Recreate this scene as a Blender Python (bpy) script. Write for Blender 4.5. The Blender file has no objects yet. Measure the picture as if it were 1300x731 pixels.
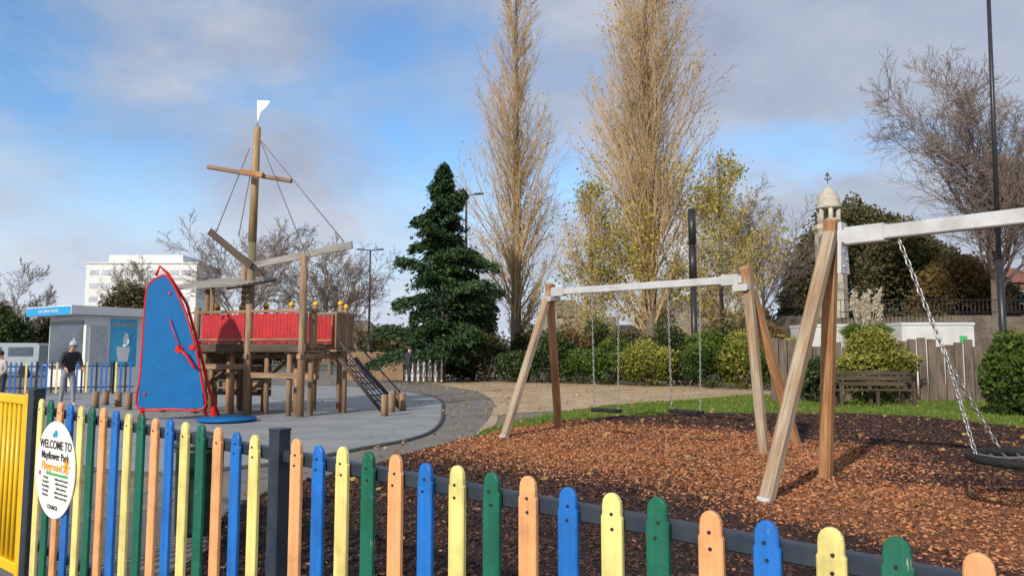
import bpy, math, random
import numpy as np
from mathutils import Vector, Matrix
random.seed(7); rng=np.random.default_rng(7)
scene=bpy.context.scene; COL=scene.collection
F=930.; PT=math.radians(5); H=1.5; cp=math.cos(PT); sp=math.sin(PT)
V=Vector
def P(px,py,Y):
    u=(px-650)/F; v=(365.5-py)/F; s=Y/(cp-v*sp); return V((u*s,Y,H+(sp+v*cp)*s))
def G(px,py):
    u=(px-650)/F; v=(365.5-py)/F; s=-H/(sp+v*cp); return V((u*s,(cp-v*sp)*s,0))
def XX(px,Y): return (px-650)/F*Y*cp
# ------------------------------------------------------------ camera / light
cam=bpy.data.cameras.new('camera'); co=bpy.data.objects.new('camera',cam); COL.objects.link(co)
cam.lens=36*F/1300; cam.clip_end=3000; cam.clip_start=.05
co.location=(0,0,H); co.rotation_euler=(math.pi/2+PT,0,0); scene.camera=co
sund=V((.47,.80,-.47)).normalized()
sl=bpy.data.lights.new('sun','SUN'); so=bpy.data.objects.new('sun',sl); COL.objects.link(so)
sl.energy=4.0; sl.angle=math.radians(1.6); sl.color=(1,.92,.80)
so.rotation_euler=sund.to_track_quat('-Z','Y').to_euler(); so.location=(-5,-5,10)
scene.view_settings.view_transform='Standard'; scene.view_settings.look='None'; scene.view_settings.exposure=0
# ------------------------------------------------------------ world
w=bpy.data.worlds.new('World'); scene.world=w; w.use_nodes=True
nt=w.node_tree; nt.nodes.clear(); nn=nt.nodes.new; lk=nt.links.new
out=nn('ShaderNodeOutputWorld'); bg=nn('ShaderNodeBackground'); bg.inputs[1].default_value=.14; lk(bg.outputs[0],out.inputs[0])
sky=nn('ShaderNodeTexSky'); sky.sky_type='NISHITA'; sky.sun_disc=False
sky.sun_elevation=math.asin(-sund.z); sky.sun_rotation=math.atan2(-sund.x,-sund.y); sky.air_density=1.1; sky.dust_density=.5; sky.ozone_density=3
tc=nn('ShaderNodeTexCoord'); sx=nn('ShaderNodeSeparateXYZ'); lk(tc.outputs['Generated'],sx.inputs[0])
def mth(op,a,b=None,clamp=False):
    m=nn('ShaderNodeMath'); m.operation=op; m.use_clamp=clamp
    for i,q in enumerate((a,b)):
        if q is None: continue
        if isinstance(q,(int,float)): m.inputs[i].default_value=q
        else: lk(q,m.inputs[i])
    return m.outputs[0]
zz=mth('ADD',mth('MAXIMUM',sx.outputs[2],0.0),.36)
cx=nn('ShaderNodeCombineXYZ'); lk(mth('DIVIDE',sx.outputs[0],zz),cx.inputs[0]); lk(mth('DIVIDE',sx.outputs[1],zz),cx.inputs[1])
def noise(vec,scale,detail,dist=0,off=(0,0,0),rg=.55):
    mp=nn('ShaderNodeMapping'); mp.inputs[1].default_value=off; lk(vec,mp.inputs[0])
    n=nn('ShaderNodeTexNoise'); n.inputs['Scale'].default_value=scale; n.inputs['Detail'].default_value=detail; n.inputs['Distortion'].default_value=dist
    n.inputs['Roughness'].default_value=rg
    lk(mp.outputs[0],n.inputs[0]); return n.outputs[0]
def wramp(f,stops):
    r=nn('ShaderNodeValToRGB'); lk(f,r.inputs[0]); e=r.color_ramp.elements
    while len(e)<len(stops): e.new(.5)
    for i,(p,c) in enumerate(stops): e[i].position=p; e[i].color=(*c,1)
    return r.outputs[0]
n1=noise(cx.outputs[0],2.0,9,.2,(2.9,.2,0),.58); n2=noise(cx.outputs[0],2.6,8,.15,(5.1,3.2,0),.55)
clear=None
for d,wd_,st_ in (((-.508,.825,.25),.035,.20),((-.28,.867,.43),.02,.10),((-.06,.965,.25),.04,.12),((.30,.90,.33),.02,.05)):
    vm=nn('ShaderNodeVectorMath'); vm.operation='DOT_PRODUCT'; lk(tc.outputs['Generated'],vm.inputs[0]); vm.inputs[1].default_value=V(d).normalized()
    mr=nn('ShaderNodeMapRange'); mr.interpolation_type='SMOOTHSTEP'; lk(vm.outputs['Value'],mr.inputs[0]); mr.inputs[1].default_value=1-wd_; mr.inputs[2].default_value=1; mr.inputs[3].default_value=0; mr.inputs[4].default_value=st_
    clear=mr.outputs[0] if clear is None else mth('ADD',clear,mr.outputs[0])
n1b=mth('SUBTRACT',mth('ADD',n1,.15),clear)
mask=wramp(n1b,[(.38,(0,0,0)),(.62,(1,1,1))])
ccol=wramp(n2,[(.3,(.33,.38,.52)),(.5,(.43,.49,.61)),(.68,(.60,.63,.71))])
sc=nn('ShaderNodeVectorMath'); sc.operation='SCALE'; sc.inputs[3].default_value=7.4; lk(ccol,sc.inputs[0])
skb=nn('ShaderNodeMixRGB'); skb.blend_type='MULTIPLY'; skb.inputs[0].default_value=1; lk(sky.outputs[0],skb.inputs[1]); skb.inputs[2].default_value=(1.0,1.22,1.38,1)
mx=nn('ShaderNodeMixRGB'); lk(mask,mx.inputs[0]); lk(skb.outputs[0],mx.inputs[1]); lk(sc.outputs[0],mx.inputs[2])
hz=wramp(sx.outputs[2],[(0,(1,1,1)),(.26,(0,0,0))])
side=mth('ADD',mth('MULTIPLY',sx.outputs[0],-.55),.42,True)
hm=mth('MULTIPLY',hz,mth('ADD',side,.18),True)
mx2=nn('ShaderNodeMixRGB'); lk(hm,mx2.inputs[0]); lk(mx.outputs[0],mx2.inputs[1]); mx2.inputs[2].default_value=(5.6,6.1,6.8,1)
lk(mx2.outputs[0],bg.inputs[0])
# ------------------------------------------------------------ materials
def newmat(name):
    m=bpy.data.materials.new(name); m.use_nodes=True; t=m.node_tree; b=t.nodes['Principled BSDF']; return m,t,b
def ramp(t,f,stops):
    r=t.nodes.new('ShaderNodeValToRGB'); t.links.new(f,r.inputs[0]); e=r.color_ramp.elements
    while len(e)<len(stops): e.new(.5)
    for i,(p,c) in enumerate(stops): e[i].position=p; e[i].color=(*c,1)
    return r.outputs[0]
def tnoise(t,coord='Object',stretch=(1,1,1),scale=5,detail=6,rough=.6):
    c=t.nodes.new('ShaderNodeTexCoord'); mp=t.nodes.new('ShaderNodeMapping'); mp.inputs[3].default_value=stretch
    t.links.new(c.outputs[coord],mp.inputs[0]); n=t.nodes.new('ShaderNodeTexNoise'); n.inputs['Scale'].default_value=scale
    n.inputs['Detail'].default_value=detail; n.inputs['Roughness'].default_value=rough; t.links.new(mp.outputs[0],n.inputs[0]); return n.outputs[0]
def bump(t,b,f,strength,dist=.01):
    bp=t.nodes.new('ShaderNodeBump'); bp.inputs[0].default_value=strength; bp.inputs[1].default_value=dist
    t.links.new(f,bp.inputs['Height']); t.links.new(bp.outputs[0],b.inputs['Normal'])
def M(name,c1,c2=None,rough=.7,scale=6,bmp=0,coord='Object',stretch=(1,1,1),metal=0,spec=.5,lo=.35,hi=.65,bd=.01,speck=0):
    m,t,b=newmat(name); c2=c2 or tuple(x*.75 for x in c1)
    f=tnoise(t,coord,stretch,scale); col=ramp(t,f,[(lo,c1),(hi,c2)])
    if speck:
        g=tnoise(t,coord,stretch,60,3,.7); mu=t.nodes.new('ShaderNodeMixRGB'); mu.blend_type='MULTIPLY'; mu.inputs[0].default_value=1
        t.links.new(col,mu.inputs[1]); t.links.new(ramp(t,g,[(.35,(1-speck,)*3),(.65,(1+speck,)*3)]),mu.inputs[2]); col=mu.outputs[0]
    t.links.new(col,b.inputs['Base Color'])
    b.inputs['Roughness'].default_value=rough; b.inputs['Metallic'].default_value=metal; b.inputs['Specular IOR Level'].default_value=spec
    if bmp: bump(t,b,tnoise(t,coord,stretch,scale*3),bmp,bd)
    return m
def wood(name,c1,c2,c3=None,rough=.8,bmp=.5):
    m,t,b=newmat(name)
    f=tnoise(t,'UV',(45,1.6,1),1,8,.65); g=tnoise(t,'UV',(3,.8,1),1.3,4,.5)
    a=ramp(t,f,[(.3,c1),(.62,c2)]); mxn=t.nodes.new('ShaderNodeMixRGB'); t.links.new(ramp(t,g,[(.42,(0,0,0)),(.62,(1,1,1))]),mxn.inputs[0])
    t.links.new(a,mxn.inputs[1]); mul=t.nodes.new('ShaderNodeMixRGB'); mul.blend_type='MULTIPLY'; mul.inputs[0].default_value=1; t.links.new(a,mul.inputs[1]); mul.inputs[2].default_value=(*(c3 or (.7,.7,.7)),1)
    t.links.new(mul.outputs[0],mxn.inputs[2]); t.links.new(mxn.outputs[0],b.inputs['Base Color'])
    b.inputs['Roughness'].default_value=rough; bump(t,b,f,bmp,.006); return m
def paint(name,c,under=(.45,.38,.28),amt=.655,rough=.5):
    m,t,b=newmat(name)
    f=tnoise(t,'UV',(60,9,1),1,9,.7); g=tnoise(t,'Object',(1,1,1),5,7,.7); h=tnoise(t,'UV',(30,.8,1),1,6)
    dirty=ramp(t,g,[(.32,tuple(x*.66 for x in c)),(.55,c)])
    st_=t.nodes.new('ShaderNodeMixRGB'); st_.blend_type='MULTIPLY'; st_.inputs[0].default_value=.8; t.links.new(dirty,st_.inputs[1]); t.links.new(ramp(t,h,[(.35,(.78,.76,.72)),(.6,(1,1,1))]),st_.inputs[2])
    mxn=t.nodes.new('ShaderNodeMixRGB'); t.links.new(ramp(t,f,[(amt,(0,0,0)),(amt+.03,(1,1,1))]),mxn.inputs[0]); t.links.new(st_.outputs[0],mxn.inputs[1]); mxn.inputs[2].default_value=(*under,1)
    t.links.new(mxn.outputs[0],b.inputs['Base Color']); b.inputs['Roughness'].default_value=rough; bump(t,b,h,.5,.004); return m
def leafm(name,cols,rough=.55,tr=.25,attr='rnd'):
    m,t,b=newmat(name); a=t.nodes.new('ShaderNodeAttribute'); a.attribute_name=attr
    n=len(cols); c=ramp(t,a.outputs['Fac'],[(i/(n-1),cc) for i,cc in enumerate(cols)])
    t.links.new(c,b.inputs['Base Color']); b.inputs['Roughness'].default_value=rough; b.inputs['Specular IOR Level'].default_value=.3
    if tr:
        tl=t.nodes.new('ShaderNodeBsdfTranslucent'); t.links.new(c,tl.inputs[0]); ms=t.nodes.new('ShaderNodeMixShader'); ms.inputs[0].default_value=tr
        t.links.new(b.outputs[0],ms.inputs[1]); t.links.new(tl.outputs[0],ms.inputs[2]); t.links.new(ms.outputs[0],t.nodes['Material Output'].inputs[0])
    return m
def stone(name,c1,c2,mortar,scale=3,bw=.5,rh=.25):
    m,t,b=newmat(name); c=t.nodes.new('ShaderNodeTexCoord'); mp=t.nodes.new('ShaderNodeMapping'); mp.inputs[2].default_value=(math.pi/2,0,0)
    t.links.new(c.outputs['Object'],mp.inputs[0]); br=t.nodes.new('ShaderNodeTexBrick'); t.links.new(mp.outputs[0],br.inputs[0])
    br.inputs['Color1'].default_value=(*c1,1); br.inputs['Color2'].default_value=(*c2,1); br.inputs['Mortar'].default_value=(*mortar,1)
    br.inputs['Scale'].default_value=scale; br.inputs['Brick Width'].default_value=bw; br.inputs['Row Height'].default_value=rh; br.inputs['Mortar Size'].default_value=.02
    f=tnoise(t,'Object',(1,1,1),1.5,8); mul=t.nodes.new('ShaderNodeMixRGB'); mul.blend_type='MULTIPLY'; mul.inputs[0].default_value=1
    t.links.new(br.outputs[0],mul.inputs[1]); t.links.new(ramp(t,f,[(.3,(.55,.52,.5)),(.7,(1.1,1.05,1))]),mul.inputs[2]); t.links.new(mul.outputs[0],b.inputs['Base Color'])
    b.inputs['Roughness'].default_value=.9; return m
w_grey=wood('weathered_pine',(.20,.145,.10),(.50,.40,.29),(.85,.70,.56))
w_orange=wood('orange_pine',(.29,.14,.06),(.57,.32,.155),(.75,.64,.54))
w_brown=wood('brown_timber',(.16,.095,.055),(.40,.26,.155),(.72,.70,.68))
w_dark=wood('dark_timber',(.035,.025,.018),(.12,.085,.06))
w_mast=wood('mast_wood',(.22,.14,.065),(.48,.33,.17),(.8,.75,.68)); w_mastl=wood('mast_green_wood',(.14,.12,.06),(.34,.28,.16))
w_silver=wood('silver_board',(.18,.17,.15),(.36,.34,.30))
w_sleeper=wood('sleeper_wood',(.07,.055,.045),(.24,.18,.14),(.6,.6,.6))
p_yel=paint('yellow_paint',(.88,.76,.27)); p_blu=paint('blue_paint',(.012,.17,.60)); p_grn=paint('green_paint',(.006,.14,.085)); p_org=paint('orange_paint',(.86,.42,.18))
p_red=paint('red_boards',(.52,.018,.025),(.32,.18,.16),.62); p_redm=M('red_enamel',(.66,.015,.015),(.55,.012,.012),.4,8,spec=.3); p_blup=M('blue_panel_paint',(.004,.115,.34),(.006,.14,.38),.6,3,.1,spec=.2)
m_navy=M('dark_blue_steel',(.018,.028,.048),(.035,.045,.06),.4,9,.1); m_black=M('black_steel',(.012,.014,.018),(.03,.032,.036),.4,8,.1)
m_gate=M('yellow_gate_enamel',(.88,.55,.010),(.80,.46,.008),.4,6,.1)
m_galv=M('galvanised_steel',(.58,.60,.62),(.42,.44,.46),.45,9,.1,metal=.35); m_beam=M('pale_beam_metal',(.60,.61,.62),(.44,.44,.44),.5,4,.1,metal=.2)
m_chain=M('chain_steel',(.5,.5,.5),(.3,.28,.26),.4,30,metal=.7); m_rubber=M('black_rubber',(.012,.012,.014),(.025,.025,.027),.7,12,.2,spec=.3)
m_white=M('white_render',(.78,.78,.77),(.62,.63,.63),.6,1.2); m_whitegl=M('white_sign_plate',(.85,.85,.84),(.8,.8,.79),.35,3); m_glass=M('dark_glass',(.05,.07,.10),(.10,.13,.17),.12,.7); m_glassl=M('pale_window',(.38,.42,.47),(.5,.54,.58),.3,.4)
m_ink=M('black_ink',(.02,.02,.02),(.02,.02,.02),.5); m_inky=M('orange_ink',(.85,.42,.02),(.85,.40,.02),.5); m_inkr=M('red_ink',(.7,.03,.03),(.7,.03,.03),.5); m_inkg=M('green_ink',(.05,.4,.12),(.05,.4,.12),.5)
m_kblue=M('kiosk_blue',(.01,.28,.60),(.02,.34,.68),.4,2); m_dgreen=M('dark_green_plastic',(.008,.03,.02),(.015,.045,.03),.45,5)
m_stone=stone('old_stone',(.46,.42,.34),(.30,.27,.22),(.33,.30,.26),2.2); m_stonem=M('memorial_stone',(.60,.54,.43),(.42,.37,.30),.85,1.6,.4,speck=.15); m_stoned=stone('dark_stone',(.22,.185,.14),(.14,.12,.10),(.13,.12,.1),2.5); m_brick=stone('red_brick',(.34,.13,.08),(.26,.10,.07),(.3,.26,.22),5,.5,.2)
m_tile=M('clay_tile',(.27,.10,.06),(.18,.07,.05),.8,3,.3); m_rope=M('rope',(.10,.10,.11),(.2,.19,.18),.8,30)
m_cap=M('yellow_cap',(.8,.5,.03),(.7,.4,.03),.4,5)
m_bark=M('bark',(.22,.17,.125),(.12,.09,.065),.9,6,.6,stretch=(3,3,.6)); m_twig=M('poplar_twig',(.56,.40,.22),(.38,.26,.14),.85,.35)
m_twigg=M('grey_twig',(.24,.18,.14),(.15,.11,.09),.85,.5); m_twigp=M('brown_grey_twig',(.25,.185,.15),(.16,.12,.095),.85,.5)
l_yg=leafm('yellow_green_leaves',[(.16,.17,.02),(.38,.34,.035),(.58,.46,.07)]); l_con=leafm('conifer_needles',[(.009,.028,.014),(.030,.066,.024),(.075,.12,.035)],tr=.1)
l_grn=leafm('green_leaves',[(.02,.045,.008),(.07,.12,.016),(.18,.24,.04)]); l_lime=leafm('lime_leaves',[(.08,.10,.012),(.22,.23,.035),(.46,.42,.09)]); l_dk=leafm('dark_leaves',[(.014,.028,.010),(.038,.064,.017),(.10,.13,.036)],tr=.12)
l_brn=leafm('brown_leaves',[(.07,.045,.02),(.18,.115,.04),(.29,.20,.07)]); l_olive=leafm('olive_leaves',[(.026,.030,.012),(.070,.068,.025),(.15,.13,.05)],tr=.12)
l_grass=leafm('grass_blades',[(.05,.10,.012),(.13,.22,.025),(.25,.32,.05)]); l_pamp=leafm('pampas_plume',[(.55,.48,.36),(.7,.62,.5)])
l_chip=leafm('bark_chips',[(.030,.018,.018),(.070,.038,.033),(.14,.064,.042),(.40,.155,.065),(.60,.29,.15)],rough=.85,tr=0)
l_fall=leafm('fallen_leaves',[(.25,.14,.05),(.45,.30,.10)],tr=.1)
# ------------------------------------------------------------ object helpers
ORG={}
def tag(o,label=None,cat=None,group=None,kind=None):
    if label: o['label']=label
    if cat: o['category']=cat
    if group: o['group']=group
    if kind: o['kind']=kind
    return o
def thing(name,label,cat,loc=(0,0,0),group=None):
    o=bpy.data.objects.new(name,None); o.empty_display_size=.3; COL.objects.link(o); o.location=loc; ORG[o.name]=V(loc); return tag(o,label,cat,group)
def linkmesh(name,me,parent=None,org=None):
    o=bpy.data.objects.new(name,me); COL.objects.link(o)
    if parent: o.parent=parent; ORG[o.name]=ORG[parent.name]
    else: o.location=org or (0,0,0); ORG[o.name]=V(org or (0,0,0))
    return o
class MB:
    def __init__(s): s.v=[]; s.f=[]; s.uv=[]; s.mi=[]; s.sm=[]
    def add(s,vs,fs,uvs=None,m=0,smooth=False):
        b=len(s.v); s.v+= [tuple(x) for x in vs]
        for i,f in enumerate(fs):
            s.f.append([b+j for j in f]); s.uv.append(uvs[i] if uvs else [(vs[j][0]+vs[j][1],vs[j][2]) for j in f]); s.mi.append(m); s.sm.append(smooth)
        return s
    def sweep(s,prof,p0,p1,up=V((0,0,1)),m=0,smooth=False,s1=1.0):
        p0=V(p0);p1=V(p1); d=(p1-p0); L=d.length; d=d/L; up=V(up)
        if abs(d.dot(up))>.98: up=V((0,1,0)) if abs(d.y)<.9 else V((1,0,0))
        e1=d.cross(up).normalized(); e2=e1.cross(d).normalized(); n=len(prof)
        ou=random.random()*20; ov=random.random()*20
        vs=[p0+e1*a+e2*b for a,b in prof]+[p1+(e1*a+e2*b)*s1 for a,b in prof]
        per=[0]
        for i in range(n):
            a=prof[i]; b=prof[(i+1)%n]; per.append(per[-1]+math.hypot(a[0]-b[0],a[1]-b[1]))
        fs=[];uv=[]
        for i in range(n):
            j=(i+1)%n; fs.append([i,j,n+j,n+i]); uv.append([(ou+per[i],ov),(ou+per[i+1],ov),(ou+per[i+1],ov+L),(ou+per[i],ov+L)])
        fs.append(list(range(n-1,-1,-1))); uv.append([(ou+prof[i][0],ov+prof[i][1]*.1) for i in range(n-1,-1,-1)])
        fs.append(list(range(n,2*n))); uv.append([(ou+prof[i][0],ov+prof[i][1]*.1) for i in range(n)])
        s.add(vs,fs,uv,m,smooth)
        s.sm[-1]=False; s.sm[-2]=False; return s
    def beam(s,p0,p1,w,h=None,up=(0,0,1),m=0,c=None):
        h=h or w; c=min(w,h)*.12 if c is None else c; a=w/2;b=h/2
        return s.sweep([(-a+c,-b),(a-c,-b),(a,-b+c),(a,b-c),(a-c,b),(-a+c,b),(-a,b-c),(-a,-b+c)],p0,p1,up,m)
    def cyl(s,p0,p1,r,n=12,m=0,s1=1.0):
        return s.sweep([(r*math.cos(2*math.pi*i/n),r*math.sin(2*math.pi*i/n)) for i in range(n)],p0,p1,(0,0,1),m,True,s1)
    def path(s,pts,r,n=8,m=0,closed=False):
        pts=[V(p) for p in pts]; N=len(pts); rings=[]; prev=None
        for i,p in enumerate(pts):
            a=pts[(i-1)%N] if (closed or i>0) else p; b=pts[(i+1)%N] if (closed or i<N-1) else p
            d=(b-a).normalized()
            if prev is None:
                e=d.cross(V((0,0,1)));  e=e if e.length>.1 else d.cross(V((0,1,0)))
            else: e=prev-d*prev.dot(d)
            e.normalize(); prev=e; g=d.cross(e); rr=r[i] if isinstance(r,(list,tuple)) else r
            rings.append([p+(e*math.cos(2*math.pi*k/n)+g*math.sin(2*math.pi*k/n))*rr for k in range(n)])
        vs=[q for R in rings for q in R]; fs=[];uv=[]; L=0
        for i in range(N if closed else N-1):
            i2=(i+1)%N; dl=(pts[i2]-pts[i]).length
            for k in range(n):
                k2=(k+1)%n; fs.append([i*n+k,i*n+k2,i2*n+k2,i2*n+k]); uv.append([(k*.05,L),(k*.05+.05,L),(k*.05+.05,L+dl),(k*.05,L+dl)])
            L+=dl
        if not closed: fs+= [list(range(n-1,-1,-1)),list(range((N-1)*n,N*n))]; uv+=[[(0,0)]*n,[(0,0)]*n]
        return s.add(vs,fs,uv,m,True)
    def box(s,x0,x1,y0,y1,z0,z1,m=0):
        vs=[(x0,y0,z0),(x1,y0,z0),(x1,y1,z0),(x0,y1,z0),(x0,y0,z1),(x1,y0,z1),(x1,y1,z1),(x0,y1,z1)]
        return s.add(vs,[[3,2,1,0],[4,5,6,7],[0,1,5,4],[1,2,6,5],[2,3,7,6],[3,0,4,7]],None,m)
    def obox(s,o,a,b,c,m=0):
        o=V(o);a=V(a);b=V(b);c=V(c)
        vs=[o,o+a,o+a+b,o+b,o+c,o+a+c,o+a+b+c,o+b+c]
        return s.add(vs,[[3,2,1,0],[4,5,6,7],[0,1,5,4],[1,2,6,5],[2,3,7,6],[3,0,4,7]],None,m)
    def lathe(s,c,prof,n=20,m=0,smooth=True,sq=None):
        c=V(c); vs=[];fs=[]
        for r,z in prof:
            for k in range(n):
                a=2*math.pi*(k+.5)/n; vs.append(c+V((r*math.cos(a),r*math.sin(a),z)))
        for i in range(len(prof)-1):
            for k in range(n):
                k2=(k+1)%n; fs.append([i*n+k,i*n+k2,(i+1)*n+k2,(i+1)*n+k])
        fs.append(list(range(n-1,-1,-1))); fs.append(list(range((len(prof)-1)*n,len(prof)*n)))
        return s.add(vs,fs,None,m,smooth)
    def ell(s,c,rx,ry,rz,n=14,k=8,m=0):
        vs=[];fs=[];c=V(c)
        for i in range(k+1):
            t=math.pi*(.02+.96*i/k)
            for j in range(n):
                a=2*math.pi*j/n; vs.append(c+V((rx*math.sin(t)*math.cos(a),ry*math.sin(t)*math.sin(a),-rz*math.cos(t))))
        for i in range(k):
            for j in range(n): j2=(j+1)%n; fs.append([i*n+j,i*n+j2,(i+1)*n+j2,(i+1)*n+j])
        fs.append(list(range(n-1,-1,-1))); fs.append(list(range(k*n,(k+1)*n)))
        return s.add(vs,fs,None,m,True)
    def build(s,name,mats,parent=None,org=None):
        o0=ORG[parent.name] if parent else V(org or (0,0,0))
        me=bpy.data.meshes.new(name); me.from_pydata([(a-o0.x,b-o0.y,c-o0.z) for a,b,c in s.v],[],s.f)
        uvl=me.uv_layers.new(name='UVMap'); arr=np.array([q for u in s.uv for q in u],dtype=np.float32).ravel(); uvl.data.foreach_set('uv',arr)
        me.polygons.foreach_set('material_index',s.mi); me.polygons.foreach_set('use_smooth',s.sm)
        for mm in (mats if isinstance(mats,(list,tuple)) else [mats]): me.materials.append(mm)
        me.update(); return linkmesh(name,me,parent,org)
class VB:
    def __init__(s): s.V=[];s.R=[];s.M=[]
    def quads(s,Q,rnd,m=0):
        s.V.append(Q.reshape(-1,3)); s.R.append(np.repeat(rnd,4)); s.M.append(np.full(len(Q),m))
    def segs(s,sg,m=0,n=3,rmin=0.0):
        if not len(sg): return
        A=np.array([x[0] for x in sg],float);B=np.array([x[1] for x in sg],float);ra=np.maximum(np.array([x[2] for x in sg]),rmin);rb=np.maximum(np.array([x[3] for x in sg]),rmin)
        d=B-A; d/=np.linalg.norm(d,axis=1)[:,None]+1e-9; ref=np.where(np.abs(d[:,2:3])>.9,np.array([[1.,0,0]]),np.array([[0,0,1.]]))
        e=np.cross(d,ref); e/=np.linalg.norm(e,axis=1)[:,None]+1e-9; g=np.cross(d,e); r=rng.random(len(A))
        for k in range(n):
            a0=2*math.pi*k/n;a1=2*math.pi*(k+1)/n
            u0=e*math.cos(a0)+g*math.sin(a0);u1=e*math.cos(a1)+g*math.sin(a1)
            s.quads(np.stack([A+u0*ra[:,None],A+u1*ra[:,None],B+u1*rb[:,None],B+u0*rb[:,None]],1),r,m)
    def leaves(s,C,size,asp=.5,m=0,flat=0.,rnd=None,dirs=None):
        N=len(C); a=rng.normal(size=(N,3)) if dirs is None else dirs+rng.normal(size=(N,3))*.25
        a[:,2]*=(1-flat); a/=np.linalg.norm(a,axis=1)[:,None]+1e-9
        b=rng.normal(size=(N,3)); b[:,2]*=(1-flat); b-=a*(a*b).sum(1)[:,None]; b/=np.linalg.norm(b,axis=1)[:,None]+1e-9
        sz=(size*(.6+.8*rng.random(N)))[:,None]; a=a*sz;b=b*sz*asp
        s.quads(np.stack([C+a,C+b,C-a,C-b],1),rng.random(N) if rnd is None else rnd,m)
    def build(s,name,mats,parent=None,org=None):
        o0=np.array(ORG[parent.name] if parent else V(org or (0,0,0)))
        Vv=np.concatenate(s.V)-o0; R=np.concatenate(s.R); Mi=np.concatenate(s.M); n=len(Vv); q=n//4
        me=bpy.data.meshes.new(name); me.vertices.add(n); me.vertices.foreach_set('co',Vv.astype(np.float32).ravel())
        me.loops.add(n); me.loops.foreach_set('vertex_index',np.arange(n,dtype=np.int32)); me.polygons.add(q)
        me.polygons.foreach_set('loop_start',np.arange(0,n,4,dtype=np.int32)); me.polygons.foreach_set('loop_total',np.full(q,4,dtype=np.int32))
        me.polygons.foreach_set('material_index',Mi.astype(np.int32))
        at=me.attributes.new('rnd','FLOAT','POINT'); at.data.foreach_set('value',R.astype(np.float32))
        for mm in (mats if isinstance(mats,(list,tuple)) else [mats]): me.materials.append(mm)
        me.update(calc_edges=True); return linkmesh(name,me,parent,org)
def text(body,size,mtx,mat,parent,name='lettering',align='CENTER'):
    cu=bpy.data.curves.new('t','FONT'); cu.body=body; cu.size=size; cu.align_x=align; cu.align_y='CENTER'; cu.extrude=.0006; cu.resolution_u=3; cu.offset=size*.012
    o=bpy.data.objects.new('t',cu); COL.objects.link(o); dg=bpy.context.evaluated_depsgraph_get(); me=bpy.data.meshes.new_from_object(o.evaluated_get(dg))
    bpy.data.objects.remove(o); me.transform(mtx); me.transform(Matrix.Translation(-ORG[parent.name])); me.materials.clear(); me.materials.append(mat)
    return linkmesh(name,me,parent)
def frame_m(o,r,n):
    r=V(r).normalized(); n=V(n).normalized(); u=n.cross(r)
    return Matrix(((r.x,u.x,n.x,o[0]),(r.y,u.y,n.y,o[1]),(r.z,u.z,n.z,o[2]),(0,0,0,1)))
# ------------------------------------------------------------ ground
def vnoise(x,y,s=1.):
    return (np.sin(x*1.7*s+np.sin(y*1.3*s)*1.5)+np.sin(y*2.1*s+1.3+np.sin(x*.9*s)*2)+np.sin((x+y)*3.7*s)*.5+np.sin((x-y*1.4)*6.1*s+2)*.35)/2.85
def inside(px,py,poly):
    r=np.zeros(px.shape,bool); n=len(poly)
    for i in range(n):
        x0,y0=poly[i][0],poly[i][1]; x1,y1=poly[(i+1)%n][0],poly[(i+1)%n][1]
        c=((y0>py)!=(y1>py))&(px<(x1-x0)*(py-y0)/((y1-y0)+1e-12)+x0); r^=c
    return r
def sheet(name,poly,z,mat):
    mb=MB(); mb.add([(p[0],p[1],z) for p in poly],[list(range(len(poly)))]); o=mb.build(name,mat); o['kind']='structure'; return o
m_ground=M('far_ground',(.09,.10,.05),(.13,.12,.08),.9,.3)
m_asph=M('asphalt',(.15,.135,.12),(.21,.19,.165),.8,1.0,.5,bd=.006,speck=.25)
m_pour=M('rubber_surface',(.23,.24,.25),(.31,.32,.325),.8,1.1,.4,bd=.004,speck=.18,spec=.25)
m_dirt=M('sandy_dirt',(.52,.39,.25),(.36,.27,.17),.95,.7,.6,bd=.02,speck=.25,spec=.2)
m_soil=M('grass_soil',(.09,.13,.025),(.14,.15,.04),.95,3,.5,spec=.2)
m_kerb=M('dark_edging',(.06,.06,.062),(.09,.09,.09),.8,4)
sheet('ground',[(-900,-60),(900,-60),(900,1500),(-900,1500)],-.012,m_ground)
sheet('asphalt_path',[(-40,-20),(30,-20),(30,30),(25,44),(-5,60),(-40,60)],-.006,m_asph)
def smooth_poly(pts,n=6):
    res=[];N=len(pts)
    for i in range(N):
        p0,p1,p2,p3=[V((q[0],q[1],0)) for q in (pts[(i-1)%N],pts[i],pts[(i+1)%N],pts[(i+2)%N])]
        for k in range(n):
            t=k/n; res.append(.5*((2*p1)+(p2-p0)*t+(2*p0-5*p1+4*p2-p3)*t*t+(3*p1-p0-3*p2+p3)*t**3))
    return res
pour=[G(*q) for q in [(20,560),(140,600),(330,592),(450,572),(545,550),(562,522),(548,503),(470,492),(380,489),(250,490),(90,492),(20,510)]]
pour=smooth_poly(pour)
sheet('rubber_play_surface',pour,.004,m_pour)
kb=MB(); kb.path([V((p.x,p.y,.0)) for p in pour],.045,6,0,True); o=kb.build('edging_kerb',m_kerb); o['kind']='structure'
dirt=smooth_poly([G(*q) for q in [(596,560),(628,540),(640,526),(700,522),(830,516),(960,510),(1300,506),(1300,486),(950,484),(760,478),(600,475),(480,477),(580,492),(622,505),(624,526)]],4)
sheet('dirt_path',dirt,.004,m_dirt)
grassp=smooth_poly([G(*q) for q in [(470,600),(540,575),(600,554),(630,541),(700,526),(770,515),(860,509),(960,502),(1120,503),(1270,510),(1400,518),(1500,570),(1300,580),(900,545),(620,585)]],4)
sheet('grass_ground',grassp,.009,m_soil)
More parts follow.
